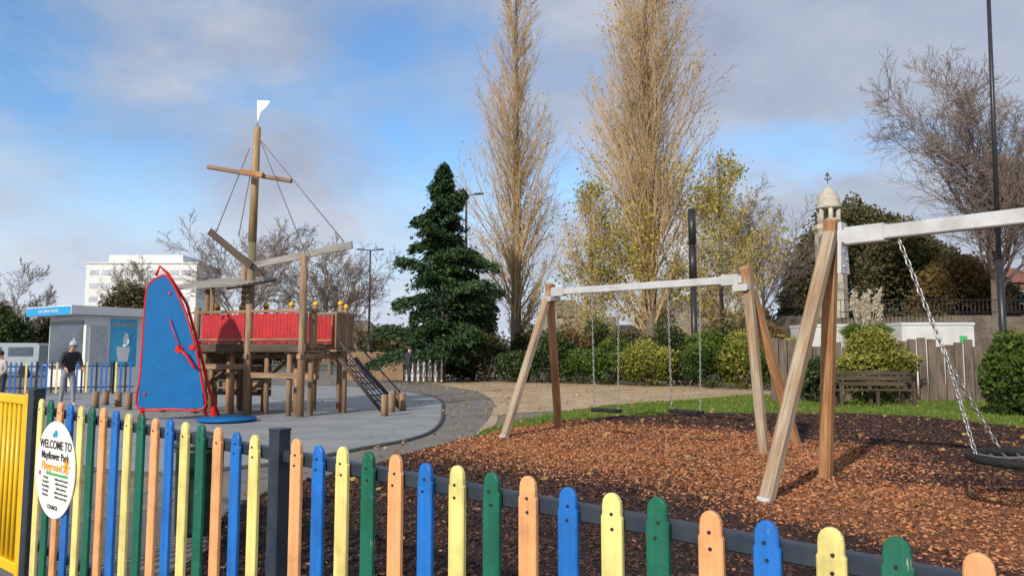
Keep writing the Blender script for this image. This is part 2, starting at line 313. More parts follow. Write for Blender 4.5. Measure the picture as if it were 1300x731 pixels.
mulchp=[G(290,650),G(360,618),G(470,592),G(560,566),G(640,547),G(700,537),G(780,530),G(900,524),G(1050,524),G(1180,531),G(1300,544),V((15,12,0)),V((13,2,0)),V((2.5,.45,0)),V((1.1,1.68,0)),V((-1.1,3.45,0)),V((-2.0,4.2,0))]
def patch(x,y):
    def el(cx,cy,a,b,ang,k=1.7):
        c,s=math.cos(ang),math.sin(ang); dx=(x-cx)*c+(y-cy)*s; dy=-(x-cx)*s+(y-cy)*c
        return np.clip(k+.5-k*np.sqrt((dx/a)**2+(dy/b)**2),0,1)
    m=np.maximum(np.maximum(el(1.7,12.1,4.5,3.1,-.78,2.2),el(4.9,6.0,4.4,1.75,-.78,2.2)),.75*el(2.3,8.9,2.2,1.0,-.6))
    return np.clip(m*(1+.15*vnoise(x,y,2.7))+vnoise(x,y,1.3)*.18-.06,0,1)
cell=.1; gx,gy=np.meshgrid(np.arange(-3,15,cell),np.arange(.4,18,cell)); gx=gx.ravel();gy=gy.ravel()
ok=inside(gx+cell/2+vnoise(gx,gy,3)*.08,gy+cell/2+vnoise(gy,gx,3)*.08,mulchp); gx=gx[ok];gy=gy[ok]
def mz(x,y): return .024+.016*vnoise(x,y,2.2)+.008*vnoise(y,x,7)
q=[]
for a,b in ((0,0),(1,0),(1,1),(0,1)):
    xx=gx+a*cell;yy=gy+b*cell; q.append(np.stack([xx,yy,mz(xx,yy)],1))
vb=VB(); vb.quads(np.stack(q,1),np.clip(patch(gx,gy)*.8+.06+.06*rng.random(len(gx)),0,1)); l_mul=leafm('bark_mulch_bed',[(.022,.014,.013),(.050,.027,.022),(.18,.070,.032),(.32,.125,.055)],.95,0)
t=l_mul.node_tree; bump(t,t.nodes['Principled BSDF'],tnoise(t,'Object',(1,1,1),45,4),1,.03)
o=vb.build('mulch_ground',l_mul); o['kind']='structure'
def scatter(n,x0,x1,y0,y1,poly):
    x=rng.uniform(x0,x1,n);y=rng.uniform(y0,y1,n);k=inside(x,y,poly);return x[k],y[k]
vb=VB()
for (n,y0,y1,s) in ((150000,.6,7.5,.020),(110000,7.5,12,.023),(60000,12,17.5,.029)):
    x,y=scatter(n,-3,14,y0,y1,mulchp); k=(np.abs(x)<y*.74+1.2); x=x[k];y=y[k]
    pr=patch(x,y); N=len(x); C=np.stack([x,y,mz(x,y)+.014*rng.random(N)],1)
    r=np.where(rng.random(N)<pr*.93+.02,.60+.38*rng.random(N),.02+.46*rng.random(N)**1.1)
    vb.leaves(C,s,.42,0,flat=.62,rnd=r)
tag(vb.build('bark_chip',l_chip),'loose orange and dark bark chips spread over the swing area','bark chips',kind='stuff')
def blades(poly,n,x0,x1,y0,y1,h,ex=None):
    x,y=scatter(n,x0,x1,y0,y1,poly)
    if ex is not None: k=~inside(x,y,ex); x=x[k];y=y[k]
    k=vnoise(x,y,1.1)+.5*vnoise(y,x,3.1)>-.6; x=x[k];y=y[k]
    N=len(x);a=rng.uniform(0,6.28,N);hh=h*(.5+rng.random(N))*(1+.3*vnoise(x,y,2)); lx=rng.normal(0,.35,N)*hh;ly=rng.normal(0,.35,N)*hh; wv=.012
    b0=np.stack([x-np.cos(a)*wv,y-np.sin(a)*wv,np.zeros(N)],1);b1=np.stack([x+np.cos(a)*wv,y+np.sin(a)*wv,np.zeros(N)],1)
    t1=np.stack([x+lx+np.cos(a)*.003,y+ly,hh],1);t0=np.stack([x+lx,y+ly,hh],1); return np.stack([b0,b1,t1,t0],1)
vb=VB(); Q=blades(grassp,170000,-5,18,6,26,.06,mulchp); vb.quads(Q,np.clip(rng.random(len(Q))*.7+.3*(vnoise(Q[:,0,0],Q[:,0,1],.8)*.5+.5),0,1))
tag(vb.build('grass',l_grass),'short bright green grass between the bark and the sandy path','grass',kind='stuff')
vb=VB(); n=6500; x=rng.uniform(-9,18,n);y=rng.uniform(7,36,n); k=(~inside(x,y,pour))|(rng.random(n)<.06); x=x[k];y=y[k]; vb.leaves(np.stack([x,y,np.full(len(x),.04)],1),.04,.7,flat=.75)
tag(vb.build('fallen_leaf',l_fall),'small yellow fallen leaves scattered over the ground','fallen leaves',kind='stuff')
# ------------------------------------------------------------ near fence
D=V((-.788,.615,0)).normalized(); NRM=V((-.615,-.788,0)).normalized(); R_=-D; P0=V((1.0,1.62,0)); SPC=.1495
def fp(k): return P0+D*SPC*k
def ztop(k): return 1.074+.133*k/34
fence=thing('picket_fence','low picket fence of yellow, blue, orange and green boards in the foreground','fence',fp(0))
colm={0:('orange',p_org),1:('green',p_grn),2:('yellow',p_yel),3:('blue',p_blu)}
def picket_mb(base,zt,dirv,nrm,w=.069,th=.02,h=1.10,m=0):
    mb=MB(); hw=w/2; ht=hw*1.15; pr=[(-hw,0),(hw,0),(hw,h-ht-.030),(hw*.88,h-ht-.022),(hw*.88,h-ht)]
    for i in range(1,8):
        a=math.pi*i/8; pr.append((hw*.88*math.cos(a),h-ht+ht*math.sin(a)**.85))
    pr+=[(-hw*.88,h-ht),(-hw*.88,h-ht-.022),(-hw,h-ht-.030)]; n=len(pr); o=V(base)+V((0,0,zt-h))
    c=.004
    def ring(off,inset): return [o+V(dirv)*(a*(1-inset/hw))+V((0,0,b-(inset if b>h-.05 else 0)))+V(nrm)*off for a,b in pr]
    rs=[ring(0,c),ring(c,0),ring(th-c,0),ring(th,c)]
    vs=[p for r in rs for p in r]; fs=[];uv=[]; ou=random.random()*20;ov=random.random()*20
    for k in range(3):
        for i in range(n):
            j=(i+1)%n; fs.append([k*n+j,k*n+i,(k+1)*n+i,(k+1)*n+j]); uv.append([(ou+pr[j][0],ov+pr[j][1]),(ou+pr[i][0],ov+pr[i][1]),(ou+pr[i][0]+.01,ov+pr[i][1]),(ou+pr[j][0]+.01,ov+pr[j][1])])
    fs.append(list(range(n)));uv.append([(ou+a,ov+b) for a,b in pr]); fs.append(list(range(4*n-1,3*n-1,-1))); uv.append([(ou+pr[i][0],ov+pr[i][1]) for i in range(n-1,-1,-1)])
    mb.add(vs,fs,uv,m); return mb
for k in range(-5,35):
    if k==17: continue
    jit=random.uniform(-.008,.008); b=fp(k)+D*random.uniform(-.004,.004)
    tilt=random.uniform(-.008,.008)
    mb=picket_mb(b,ztop(k)+jit,D+V((0,0,tilt)),NRM); pk=mb.build('picket',colm[k%4][1],fence); pk['label']=colm[k%4][0]+' painted picket'
    for zo in (.050,.092) if k<20 else (.06,):
        bm_=MB(); c=b+NRM*.0205+D*random.uniform(-.006,.006)+V((0,0,ztop(k)-zo-.01)); bm_.cyl(c-NRM*.002,c+NRM*.004,.0048,8); bm_.build('bolt',m_black,pk)
for zo in (.082,.93):
    mb=MB(); a=fp(-5.5)-NRM*.027;b=fp(34.6)-NRM*.027; mb.beam(a+V((0,0,ztop(-5.5)-zo)),b+V((0,0,ztop(34.6)-zo)),.045,.05); mb.build('rail',m_navy,fence)
mb=MB(); b=fp(17)-NRM*.01; mb.beam(b-V((0,0,.02)),b+V((0,0,ztop(17)+.025)),.07,.07,up=NRM,c=.008); mb.beam(b+V((0,0,ztop(17)+.0255)),b+V((0,0,ztop(17)+.034)),.078,.078,up=NRM,c=.012); mb.build('fence_post',m_navy,fence)
# gate and gate post
gate=thing('yellow_gate','bright yellow metal bar gate beside the black gate post at the left','gate',fp(36))
zg=ztop(36)-.03
g0=fp(35.4);g1=fp(45)
mb=MB(); mb.beam(g0+V((0,0,zg)),g1+V((0,0,zg)),.05,.06); mb.build('top_rail',m_gate,gate)
mb=MB(); mb.beam(g0+V((0,0,.10)),g1+V((0,0,.10)),.05,.07); mb.build('bottom_rail',m_gate,gate)
for k in (35.5,45.1):
    mb=MB(); mb.beam(fp(k)+V((0,0,.06)),fp(k)+V((0,0,zg+.04)),.055); mb.build('frame_upright',m_gate,gate)
for i in range(16):
    q=fp(36.0+i*.56); mb=MB(); mb.cyl(q+V((0,0,.11)),q+V((0,0,zg-.02)),.0155,10); mb.build('bar',m_gate,gate)
mb=MB()
for z in (.3,1.0): mb.beam(fp(35.0)+V((0,0,z)),fp(35.4)+V((0,0,z)),.03,.05)
mb.build('hinge',m_black,gate)
mb=MB(); b=fp(34.75); mb.beam(b-V((0,0,.02)),b+V((0,0,ztop(36)+.04)),.08,.08,up=NRM,c=.008); mb.beam(b+V((0,0,ztop(36)+.0405)),b+V((0,0,ztop(36)+.05)),.086,.086,up=NRM,c=.015)
tag(mb.build('gate_post',m_navy,org=tuple(b)),'square black steel post between the yellow gate and the pickets','post')
# round sign
sc_=fp(31.9)+V((0,0,.79))+NRM*.026
sign=thing('welcome_sign','round white welcome sign fixed to the pickets beside the gate post','sign',sc_)
mb=MB(); mb.cyl(sc_,sc_+NRM*.006,.29,48); mb.build('sign_plate',m_whitegl,sign)
sm=frame_m(sc_+NRM*.008,R_,NRM)
def st(b,sz,x,y,m,al='CENTER'): text(b,sz,sm@Matrix.Translation((x,y,0)),m,sign,'lettering',al)
st('WELCOME TO',.072,0,.145,m_ink); st('Mayflower Park',.064,0,.078,m_ink); st('Playground',.068,-.04,.014,m_inky)
for i in range(5): st('Children must be supervised'[:24-i%3*3],.019,.11,-.055-i*.026,m_ink)
for i in range(5): st(['No dogs','No alcohol','No smoking','No cycling','Thank you'][i],.020,-.12,-.055-i*.026,m_ink)
st('COUNCIL',.034,.0,-.225,m_ink)
def disc(mb,x,y,r,n=16):
    c=sm@V((x,y,0)); mb.cyl(c-NRM*.001,c+NRM*.0006,r,n)
mb=MB(); disc(mb,-.215,-.035,.014,12); mb.build('prohibition_mark',m_inkr,sign)
mb=MB(); disc(mb,.0,.215,.022); disc(mb,-.03,.205,.014); mb.build('park_emblem',m_kblue,sign)
mb=MB(); mb.beam(sm@V((-.12,-.028,0)),sm@V((.20,-.028,0)),.014,.0012,up=NRM,c=.0002); mb.build('green_band',m_inkg,sign)
mb=MB()
for i in range(8):
    a=i*math.pi/4; c=sm@V((.17,.03,0)); e=sm@V((.17+.05*math.cos(a),.03+.05*math.sin(a),0)); mb.beam(c,e,.014,.0012,up=NRM,c=.0002)
mb.build('sun_emblem',m_inky,sign)
# litter bin
bp=V((XX(259,6.3),6.3,0)); binn=thing('litter_bin','dark green litter bin standing behind the pickets','bin',bp)
mb=MB(); mb.lathe(bp,[(.17,.0),(.18,.04),(.185,.35),(.19,.66),(.20,.67),(.20,.70)],20); mb.build('bin_body',m_dgreen,binn)
mb=MB(); mb.lathe(bp,[(.205,.70),(.205,.74),(.15,.80),(.06,.83)],20); mb.build('lid',m_dgreen,binn)
# ------------------------------------------------------------ swings
def chainmb(p0,p1,link=.07,r=.006):
    mb=MB(); p0=V(p0);p1=V(p1); d=p1-p0; L=d.length; d/=L; n=int(L/link); e=d.cross(V((0,1,0))).normalized(); g=d.cross(e)
    for i in range(n):
        c=p0+d*(i+.5)*L/n; s=e if i%2 else g; h=L/n*.62
        mb.path([c+d*h*.99*math.cos(a)+s*r*2.2*math.sin(a) for a in [2*math.pi*k/8 for k in range(8)]],r,4,0,True)
    return mb
def aframe(root,apex,f1,f2,wd,bd,m1,m2):
    apex=V(apex)
    for f,m in ((f1,m1),(f2,m2)):
        f=V(f); d=(apex-f).normalized(); top=apex+d*.14
        mb=MB(); mb.beam(f-d*.05,top,wd,wd*.92,up=bd,c=wd*.2); lg=mb.build('leg',m,root)
        mb=MB(); mb.beam(f-d*.02,f+d*.04,wd*1.03,wd*.96,up=bd,c=.01); mb.build('ground_shoe',m_galv,lg)
A=V((XX(702,13.7),13.7,2.62)); B=V((XX(943,10.9),10.9,2.58)); bd=(B-A).normalized()
sw=thing('swing_set','two-seat swing with timber A-frame legs and pale beam, the farther of the two swings','swing',V(((A.x+B.x)/2,(A.y+B.y)/2,0)))
mb=MB(); mb.beam(A-bd*.05,B+bd*.12,.09,.12); mb.build('crossbeam',m_beam,sw)
aframe(sw,A-bd*.08+V((0,0,.02)),G(640,556),G(709,544),.145,bd,w_grey,w_orange)
aframe(sw,B+bd*.1+V((0,0,.05)),G(970,578),G(1012,568),.145,bd,w_grey,w_orange)
for q,s in ((A,1),(B,-1)):
    mb=MB(); mb.beam(q+bd*s*.02,q+bd*s*.30,.12,.17,c=.01); pr=bd.cross(V((0,0,1)))
    mb.beam(q-bd*s*.05-pr*.13-V((0,0,.13)),q-bd*s*.05+pr*.13-V((0,0,.13)),.24,.10,up=(0,0,1),c=.02); mb.build('steel_bracket',m_beam,sw)
def bpt(px):
    r=(px-650)/F*cp; t=(A.x-r*A.y)/(r*bd.y-bd.x); return A+bd*t
for i,(pa,pb) in enumerate(((752,786),(849,890))):
    a=bpt(pa);b=bpt(pb); mid=(a+b)/2; e=bd*.27; e.z=0; zs=(.50,.57)[i]
    mb=MB(); mb.beam(V((mid.x,mid.y,zs))-e,V((mid.x,mid.y,zs))+e,.20,.055,c=.015); sr=mb.build('swing_seat',m_rubber,sw)
    for s in (-1,1):
        q=mid+bd*s*.30; q.z=mid.z-.07; chainmb(q,V((mid.x,mid.y,zs+.01))+e*s*.97,.06,.006).build('chain',m_chain,sr)
        mb=MB(); mb.path([q+V((0,0,.0)),q+V((0,0,.02))],.03,8); mb.build('swivel',m_galv,sr)
A2=V((XX(1069,7.9),7.9,2.74)); d2=V((.67,-.74,.0)).normalized(); B2=A2+d2*3.6
n_=thing('basket_swing','large basket swing with timber A-frame legs and white beam, nearest the camera','swing',V((A2.x,A2.y,0)))
mb=MB(); mb.beam(A2+d2*.02,B2-d2*.02,.11,.145,c=.012); mb.build('crossbeam',m_beam,n_)
f1=G(972,638); f2=G(1048,609); aframe(n_,A2-d2*.07+V((0,0,.07)),f1,f2,.148,d2,w_grey,w_orange)
mA=(f1+f2)/2; ln=V((A2.x-mA.x,A2.y-mA.y,0)); off=B2-A2
aframe(n_,B2+d2*.07+V((0,0,.05)),f1+off+ln*2,f2+off+ln*2,.148,d2,w_grey,w_orange)
for q,s in ((A2,1),(B2,-1)):
    pr=d2.cross(V((0,0,1)))
    mb=MB(); mb.beam(q+d2*s*.10,q+d2*s*.50,.135,.19,c=.012)
    c0=q+d2*s*.03; tri=[c0+V((0,0,.16))-pr*.05,c0+V((0,0,.16))+pr*.05,c0-V((0,0,.40))+pr*.11,c0-V((0,0,.40))-pr*.11]
    tri2=[p+d2*s*.04 for p in tri]; mb.add(tri+tri2,[[0,1,2,3],[7,6,5,4],[0,4,5,1],[1,5,6,2],[2,6,7,3],[3,7,4,0]]); br=mb.build('steel_bracket',m_beam,n_)
    c1=q-d2*s*.165-V((0,0,.10)); mb=MB(); mb.obox(c1-pr*.12,pr*.24,-d2*s*.006,V((0,0,.13))); mb.build('steel_strap',m_beam,n_)
    for j in range(4):
        mb=MB(); c=q+d2*s*(.02)-V((0,0,.08+j*.08))+pr*.04*(1 if j%2 else -1); mb.cyl(c-d2*s*.01,c+d2*s*.07,.012,8); mb.build('bolt',m_galv,br)
bc=A2+d2*1.70; bc.z=.55
R=.52; ringp=[bc+V((R*math.cos(a),R*math.sin(a),0)) for a in [2*math.pi*i/32 for i in range(32)]]
mb=MB(); mb.path(ringp,.042,8,0,True); bs=mb.build('basket_seat',m_rubber,n_)
mb=MB()
for i in range(-3,4):
    o_=i*.13; h=math.sqrt(R*R-o_*o_)
    for ax in (0,1):
        pts=[]
        for j in range(7):
            t_=-h+2*h*j/6; dz=-.12*(1-(t_*t_+o_*o_)/(R*R)); pts.append(bc+(V((o_,t_,dz)) if ax else V((t_,o_,dz+.008))))
        mb.path(pts,.012,5)
mb.build('rope_net',m_rope,bs)
for s in (-1,1):
    top=A2+d2*(1.70+s*1.08); top.z=2.66; knot=top.lerp(bc+d2*s*.4,.60)
    chainmb(top,knot,.075,.009).build('chain',m_chain,bs)
    for q in (-1,1):
        a=math.atan2(d2.y,d2.x)+ (0 if s>0 else math.pi)+q*.75; e=bc+V((R*math.cos(a),R*math.sin(a),.02)); chainmb(knot,e,.06,.008).build('chain',m_chain,bs)
# ------------------------------------------------------------ ship
SO=V((-4.92,17.2,0)); SU=V((-.941,.337,0)).normalized(); SV=V((.337,.941,0)).normalized()
def S(t,w,z): return SO+SU*t+SV*w+V((0,0,z))
ship=thing('play_ship','wooden pirate ship climbing frame with mast, red board sides and slatted roof','climbing frame',tuple(S(2,.8,0)))
def part(name,mb,mat,lab=None,par=ship):
    o=mb.build(name,mat,par)
    if lab: o['label']=lab
    return o
def post(t,w,z1,r=.085,m=w_brown,cap=False,z0=-.03):
    mb=MB(); mb.cyl(S(t,w,z0),S(t,w,z1),r,12,s1=.95); o=part('post',mb,m)
    if cap:
        mb=MB(); mb.lathe(S(t,w,z1-.02),[(r*1.1,0),(r*1.1,.05),(r*.6,.1),(r*.1,.12)],12); part('post_cap',mb,m_cap,par=o)
post(0,0,3.78,.09,w_brown); post(1.53,0,2.66,.09,w_brown); post(3.1,0,2.6,.08); post(4.1,0,3.05,.075); post(.08,.5,2.5,.07)
for t in (0,.75,1.5,2.3,3.1,3.9): post(t,1.6,2.72,.07,w_brown,True)
post(2.45,.9,3.95,.07,w_brown); post(4.1,1.6,3.3,.075); post(2.9,.1,3.08,.065,w_brown); post(-.35,1.3,2.6,.06,w_brown,True)
for t,w in ((.7,.8),(1.2,.3),(2.5,.5),(3.4,.9),(.4,.1),(1.9,1.1),(3.3,.2),(1.0,1.2),(2.1,.15),(3.8,.5)): post(t,w,1.5,.065,w_orange if int(t*10)%2 else w_brown)
mast=S(2.08,.7,0)
mb=MB(); mb.cyl(mast-V((0,0,.02)),mast+V((0,0,4.3)),.11,14,s1=.9); mb.build('lower_mast',w_mastl,ship)
mb=MB(); mb.cyl(mast+V((0,0,4.3)),mast+V((.04,0,7.3)),.105,14,s1=.85); mb.build('mast',w_mast,ship)
yl=P(264,212,18.5);yr=P(370,230,18.0); mb=MB(); mb.beam(yl,yr,.10,.11,c=.03); part('yard',mb,w_brown)
mb=MB(); mb.beam(yl.lerp(yr,.42)-V((0,.1,0)),yl.lerp(yr,.68)-V((0,.1,0)),.10,.14,c=.02); part('yard_block',mb,w_orange)
fp0=mast+V((.04,0,7.25)); mb=MB(); mb.cyl(fp0,fp0+V((0,0,.80)),.022,8); fpole=part('flag_pole',mb,m_galv)
mb=MB(); q=[fp0+V(c) for c in ((-.02,-.02,.76),(.33,-.02,.74),(.20,-.02,.56),(.08,-.02,.46),(.0,-.02,.14))]; mb.add(q+[p+V((0,.02,0)) for p in q],[[0,4,3,2,1],[5,6,7,8,9],[0,1,6,5],[1,2,7,6],[2,3,8,7],[3,4,9,8],[4,0,5,9]]); part('flag',mb,m_galv,'pale metal pennant',fpole)
b1a=P(322,337,18.2);b1b=P(447,311,17.0); mb=MB(); mb.beam(b1a,b1b,.05,.17,c=.01); part('boom',mb,w_silver)
b2a=P(319,338,18.0);b2b=P(266,294,18.4); mb=MB(); mb.beam(b2a,b2b,.06,.17,c=.01); part('gaff',mb,w_dark,'dark timber gaff')
for a,b in ((P(328,175,18.3),P(437,307,17.1)),(P(331,180,18.3),P(388,322,17.3)),(P(317,188,18.4),P(275,293,18.6)),(P(319,215,18.4),P(303,300,18.7))):
    mb=MB(); mb.cyl(a,b,.012,5); part('rigging_rope',mb,m_rope)
for i in range(12):
    w0=.02+i*.132; mb=MB(); mb.beam(S(-.05,w0+.06,1.52),S(4.2,w0+.06,1.52),.122,.05,c=.006); part('deck_board',mb,w_brown)
for w_ in (-.0,1.6): mb=MB(); mb.beam(S(-.15,w_-.02,1.6),S(4.25,w_-.02,1.6),.08,.2,c=.015); part('side_beam',mb,w_dark if w_==0 else w_brown)
for t in (0,1.53,3.1,4.1): mb=MB(); mb.beam(S(t,-.12,1.40),S(t,1.75,1.40),.12,.12); part('joist',mb,w_brown)
for t0,t1 in ((.10,1.42),(1.64,3.0)):
    for w_ in (0,1.6):
        n=int((t1-t0)/.1)
        for i in range(n):
            mb=MB(); tt=t0+.06+i*.1; dz=.03*math.sin(i*1.7); mb.beam(S(tt,w_,1.72),S(tt,w_,2.42+dz*.3),.097,.025,up=SV,c=.004); part('red_board',mb,p_red)
        mb=MB(); mb.beam(S(t0-.03,w_,2.48),S(t1+.03,w_,2.48),.08,.07); part('hand_rail',mb,w_brown)
        mb=MB(); mb.beam(S(t0-.03,w_-.03,1.80),S(t1+.03,w_-.03,1.80),.03,.05); part('rail',mb,w_brown)
for i in range(8):
    if 2<i<6: continue
    mb=MB(); mb.beam(S(0,.14+i*.19,1.6),S(0,.14+i*.19,2.45),.11,.03,up=SU,c=.006); part('end_board',mb,w_brown)
mb=MB(); mb.beam(S(0,0,2.5),S(0,.6,2.5),.08,.08); part('hand_rail',mb,w_brown)
for i in range(7): mb=MB(); mb.beam(S(-.35-.0,.9+i*.12,1.6),S(-.35,.9+i*.12,2.4),.09,.03,up=SU,c=.006); part('end_board',mb,w_brown)
mb=MB(); mb.beam(S(-.35,.85,2.44),S(-.35,1.75,2.44),.08,.08); part('hand_rail',mb,w_brown)
for i in range(4): mb=MB(); mb.beam(S(-.08-i*.1,.8,1.54),S(-.08-i*.1,1.7,1.54),.09,.05); part('deck_board',mb,w_brown)
for i in range(10):
    w_=-.15+i*.2; z=3.10+i*.044; mb=MB(); mb.beam(S(1.75,w_,z),S(4.15,w_,z),.16,.035,c=.006,up=(0,-.2,1)); part('roof_slat',mb,w_silver)
for t in (2.1,4.0): mb=MB(); mb.beam(S(t,-.2,3.04),S(t,1.7,3.44),.07,.09); part('roof_rafter',mb,w_brown)
for t in (1.53,3.1): mb=MB(); mb.beam(S(t,0,.5),S(t,1.6,1.3),.07,.07); part('brace',mb,w_brown)
for t0,t1,z in ((1.6,4.1,1.15),(0,1.5,.95)): mb=MB(); mb.beam(S(t0,.0,z),S(t1,.0,z),.06,.13); part('lower_rail',mb,w_brown)
for i in range(5): mb=MB(); mb.beam(S(2.0,1.5,.45+i*.2),S(4.0,1.5,.45+i*.2),.03,.17); part('hull_board',mb,w_brown if i%2 else w_dark)
for i in range(3): mb=MB(); mb.beam(S(.2,1.0,.9+i*.17),S(.75,1.0,.9+i*.17),.03,.15); part('hull_board',mb,w_orange)
for i in range(4): mb=MB(); mb.beam(S(4.0,.3+i*.02,.3+i*.32),S(4.5-i*.05,.3,.3+i*.32),.3,.05); part('step',mb,w_brown)
# cargo net ramp
ta=S(-.4,.95,1.35);tb=S(-.4,1.7,1.35);fa=V((-3.25,18.6,0));fb=V((-3.0,19.9,0))
nr=thing('rope_net_ramp','rope net ramp leading down from the right end of the play ship','climbing net',tuple(fa))
for a,b in ((ta,fa),(tb,fb)): mb=MB(); mb.cyl(a,b+V((0,0,.0)),.045,10); mb.build('side_pole',w_dark,nr)
mb=MB()
for i in range(1,9): mb.path([ta.lerp(fa,i/9),(ta.lerp(fa,i/9)+tb.lerp(fb,i/9))/2-V((0,0,.05)),tb.lerp(fb,i/9)],.016,5)
for i in range(1,5): mb.path([ta.lerp(tb,i/5),fa.lerp(fb,i/5)+V((0,0,.05))],.016,5)
mb.build('rope_net',M('blue_rope',(.02,.05,.12),(.04,.07,.15),.8,20),nr)
for a,b in ((ta,fa),(tb,fb)):
    mb=MB(); mb.path([a+V((0,0,.42)),a.lerp(b,.5)+V((0,0,.4)),b+V((.1,0,.3)),b+V((.15,0,0))],.02,8); mb.build('hand_rail',m_navy,nr)
sts=[(488,526,.5),(497,521,.48),(504,516,.5),(511,519,.46),(121,516,.45),(134,512,.42),(150,514,.4),(163,518,.45)]
words=['leftmost log post of the cluster right of the play ship','second log post from the left right of the play ship','third log post from the left right of the play ship','rightmost log post of the cluster right of the play ship',
'leftmost short log stump left of the blue sail panel','second short log stump left of the blue sail panel','third short log stump left of the blue sail panel','short log stump nearest the blue sail panel']
for i,(px,py,h) in enumerate(sts):
    g=G(px,py+2); mb=MB(); mb.lathe(g,[(.09,0),(.085,h*.5),(.087,h-.02),(.075,h)],14); mb.uv=[[((j%14)*.03,(j//14)*.2) for j in f] for f in mb.f]
    tag(mb.build('log_post',w_brown,org=tuple(g)),words[i],'log post',group='stepping logs in the playground')
# ------------------------------------------------------------ sail panel
YS=16.3
sp_=thing('sail_play_panel','tall blue sail shaped play panel with red tube frame','play panel',tuple(P(220,530,YS)*1))
ol=[(200,352),(188,362),(184,385),(181,430),(178,475),(175,517),(218,519),(259,518),(256,485),(250,450),(242,418),(232,388),(221,364),(211,350)]
front=[P(a,b,YS) for a,b in ol]; mb=MB(); n=len(front); vs=front+[p+V((0,.03,0)) for p in front]
mb.add(vs,[list(range(n)),list(range(2*n-1,n-1,-1))]+[[(i+1)%n,i,n+i,n+(i+1)%n] for i in range(n)]); mb.build('blue_panel',p_blup,sp_)
rim=smooth_poly([(P(a,b,YS).x,P(a,b,YS).z) for a,b in ol],4); mb=MB(); mb.path([V((p.x,YS+.015,p.y)) for p in rim],.026,8,0,True); mb.build('red_rim',p_redm,sp_)
mb=MB(); mb.path([P(198,350,YS+.1),P(203,338,YS+.15),P(213,347,YS+.2),P(237,385,YS+.3),P(254,445,YS+.35),P(266,495,YS+.35),P(279,531,YS+.35)],.032,8); mb.build('frame_tube',p_redm,sp_)
mb=MB(); mb.path([P(254,470,YS+.3),P(259,505,YS+.2),P(262,531,YS+.2)],.032,8); mb.build('frame_tube',p_redm,sp_)
for a,b,r in ((227,443,.085),(243,441,.06),(215,372,.03),(183,500,.03)):
    c=P(a,b,YS-.03); mb=MB(); mb.cyl(c,c+V((0,.04,0)),r,16); mb.build('red_knob',p_redm,sp_)
mb=MB(); mb.path([P(226,442,YS-.08),P(236,450,YS-.08),P(243,461,YS-.08),P(249,468,YS-.08)],.03,8); mb.path([P(215,405,YS-.05),P(222,425,YS-.06),P(228,442,YS-.07)],.012,6); mb.build('lever',p_redm,sp_)
for px in (180,270):
    c=P(px,531,YS+.15); c.z=0; mb=MB(); mb.lathe(c,[(.14,0),(.14,.02),(.06,.03),(.05,.3)],12); mb.build('foot_plate',p_redm,sp_)
c=G(288,535); mb=MB(); mb.lathe(c,[(.60,.03),(.62,.06),(.60,.09)],28)
mb2=MB(); mb2.lathe(c,[(.2,0),(.18,.03)],16)
rb=thing('balance_board','low round blue board lying right of the sail panel','play board',tuple(c)); mb.build('board',p_blup,rb); mb2.build('base',m_navy,rb)
# ------------------------------------------------------------ far picket fences
def mini_fence(name,label,p0,p1,h,sp,w,mats,railm):
    p0=V(p0);p1=V(p1); L=(p1-p0).length; d=(p1-p0)/L; nr_=V((d.y,-d.x,0)); nr_=nr_ if nr_.y<0 else -nr_
    r=thing(name,label,'fence',tuple((p0+p1)/2)); n=int(L/sp)
    for i in range(n+1):
        mb=picket_mb(p0+d*sp*i,h+random.uniform(-.01,.01),d,nr_,w,.02,h-.06); mb.build('picket',mats[i%len(mats)],r)
    for z in (.25,h-.15): mb=MB(); mb.beam(p0-nr_*.03+V((0,0,z)),p1-nr_*.03+V((0,0,z)),.05); mb.build('rail',railm,r)
    for i in range(int(L/2.4)+1):
        q=p0+d*(i*2.4+.07)-nr_*.09; mb=MB(); mb.beam(q,q+V((0,0,h+.03)),.07,up=nr_); mb.build('fence_post',railm,r)
    return r
p_white=paint('white_picket_paint',(.7,.7,.68))
mini_fence('picket_fence','far blue, yellow and white picket fence in front of the kiosk',(XX(-60,25),25,0),(XX(172,27),27,0),1.15,.155,.062,[p_blu,m_navy,p_yel,p_blu,m_navy,p_blu],m_navy)
mini_fence('picket_fence','black and white picket fence far behind the log posts',(XX(513,37),37,0),(XX(563,36),36,0),1.4,.17,.09,[m_black,p_white],m_black)
r=thing('board_fence','brown timber board fence far behind the play ship','fence',(XX(474,40),40,0))
for i in range(23):
    x=XX(432,40)+i*.155; mb=MB(); mb.beam((x,40,0),(x,40,1.5+random.uniform(-.05,.05)),.145,.03,up=(0,-1,0)); mb.build('fence_board',w_brown,r)
for z in (.4,1.2): mb=MB(); mb.beam((XX(432,40),40.06,z),(XX(516,40),40.06,z),.06,.09); mb.build('rail',w_brown,r)
r=thing('sleeper_fence','weathered upright timber sleeper fence behind the dark bench','fence',(XX(1120,22.5),22.5,0))
x=XX(985,22.5)
while x<XX(1420,22.5):
    h=1.8+random.uniform(-.16,.16); ty=22.7+random.uniform(-.04,.04); mb=MB(); mb.beam((x,ty,0),(x+random.uniform(-.03,.03),ty,h),.235,.12,up=(0,-1,0),c=.02); mb.build('sleeper',w_sleeper,r); x+=.262+random.uniform(0,.05)
bx=XX(1112,20.3); by=20.3
bn=thing('park_bench','long dark timber park bench standing before the sleeper fence','bench',(bx,by,0))
for i in range(3): mb=MB(); mb.beam((bx-1.15,by+i*.13,.46),(bx+1.15,by+i*.13,.46),.11,.04); mb.build('seat_slat',w_dark,bn)
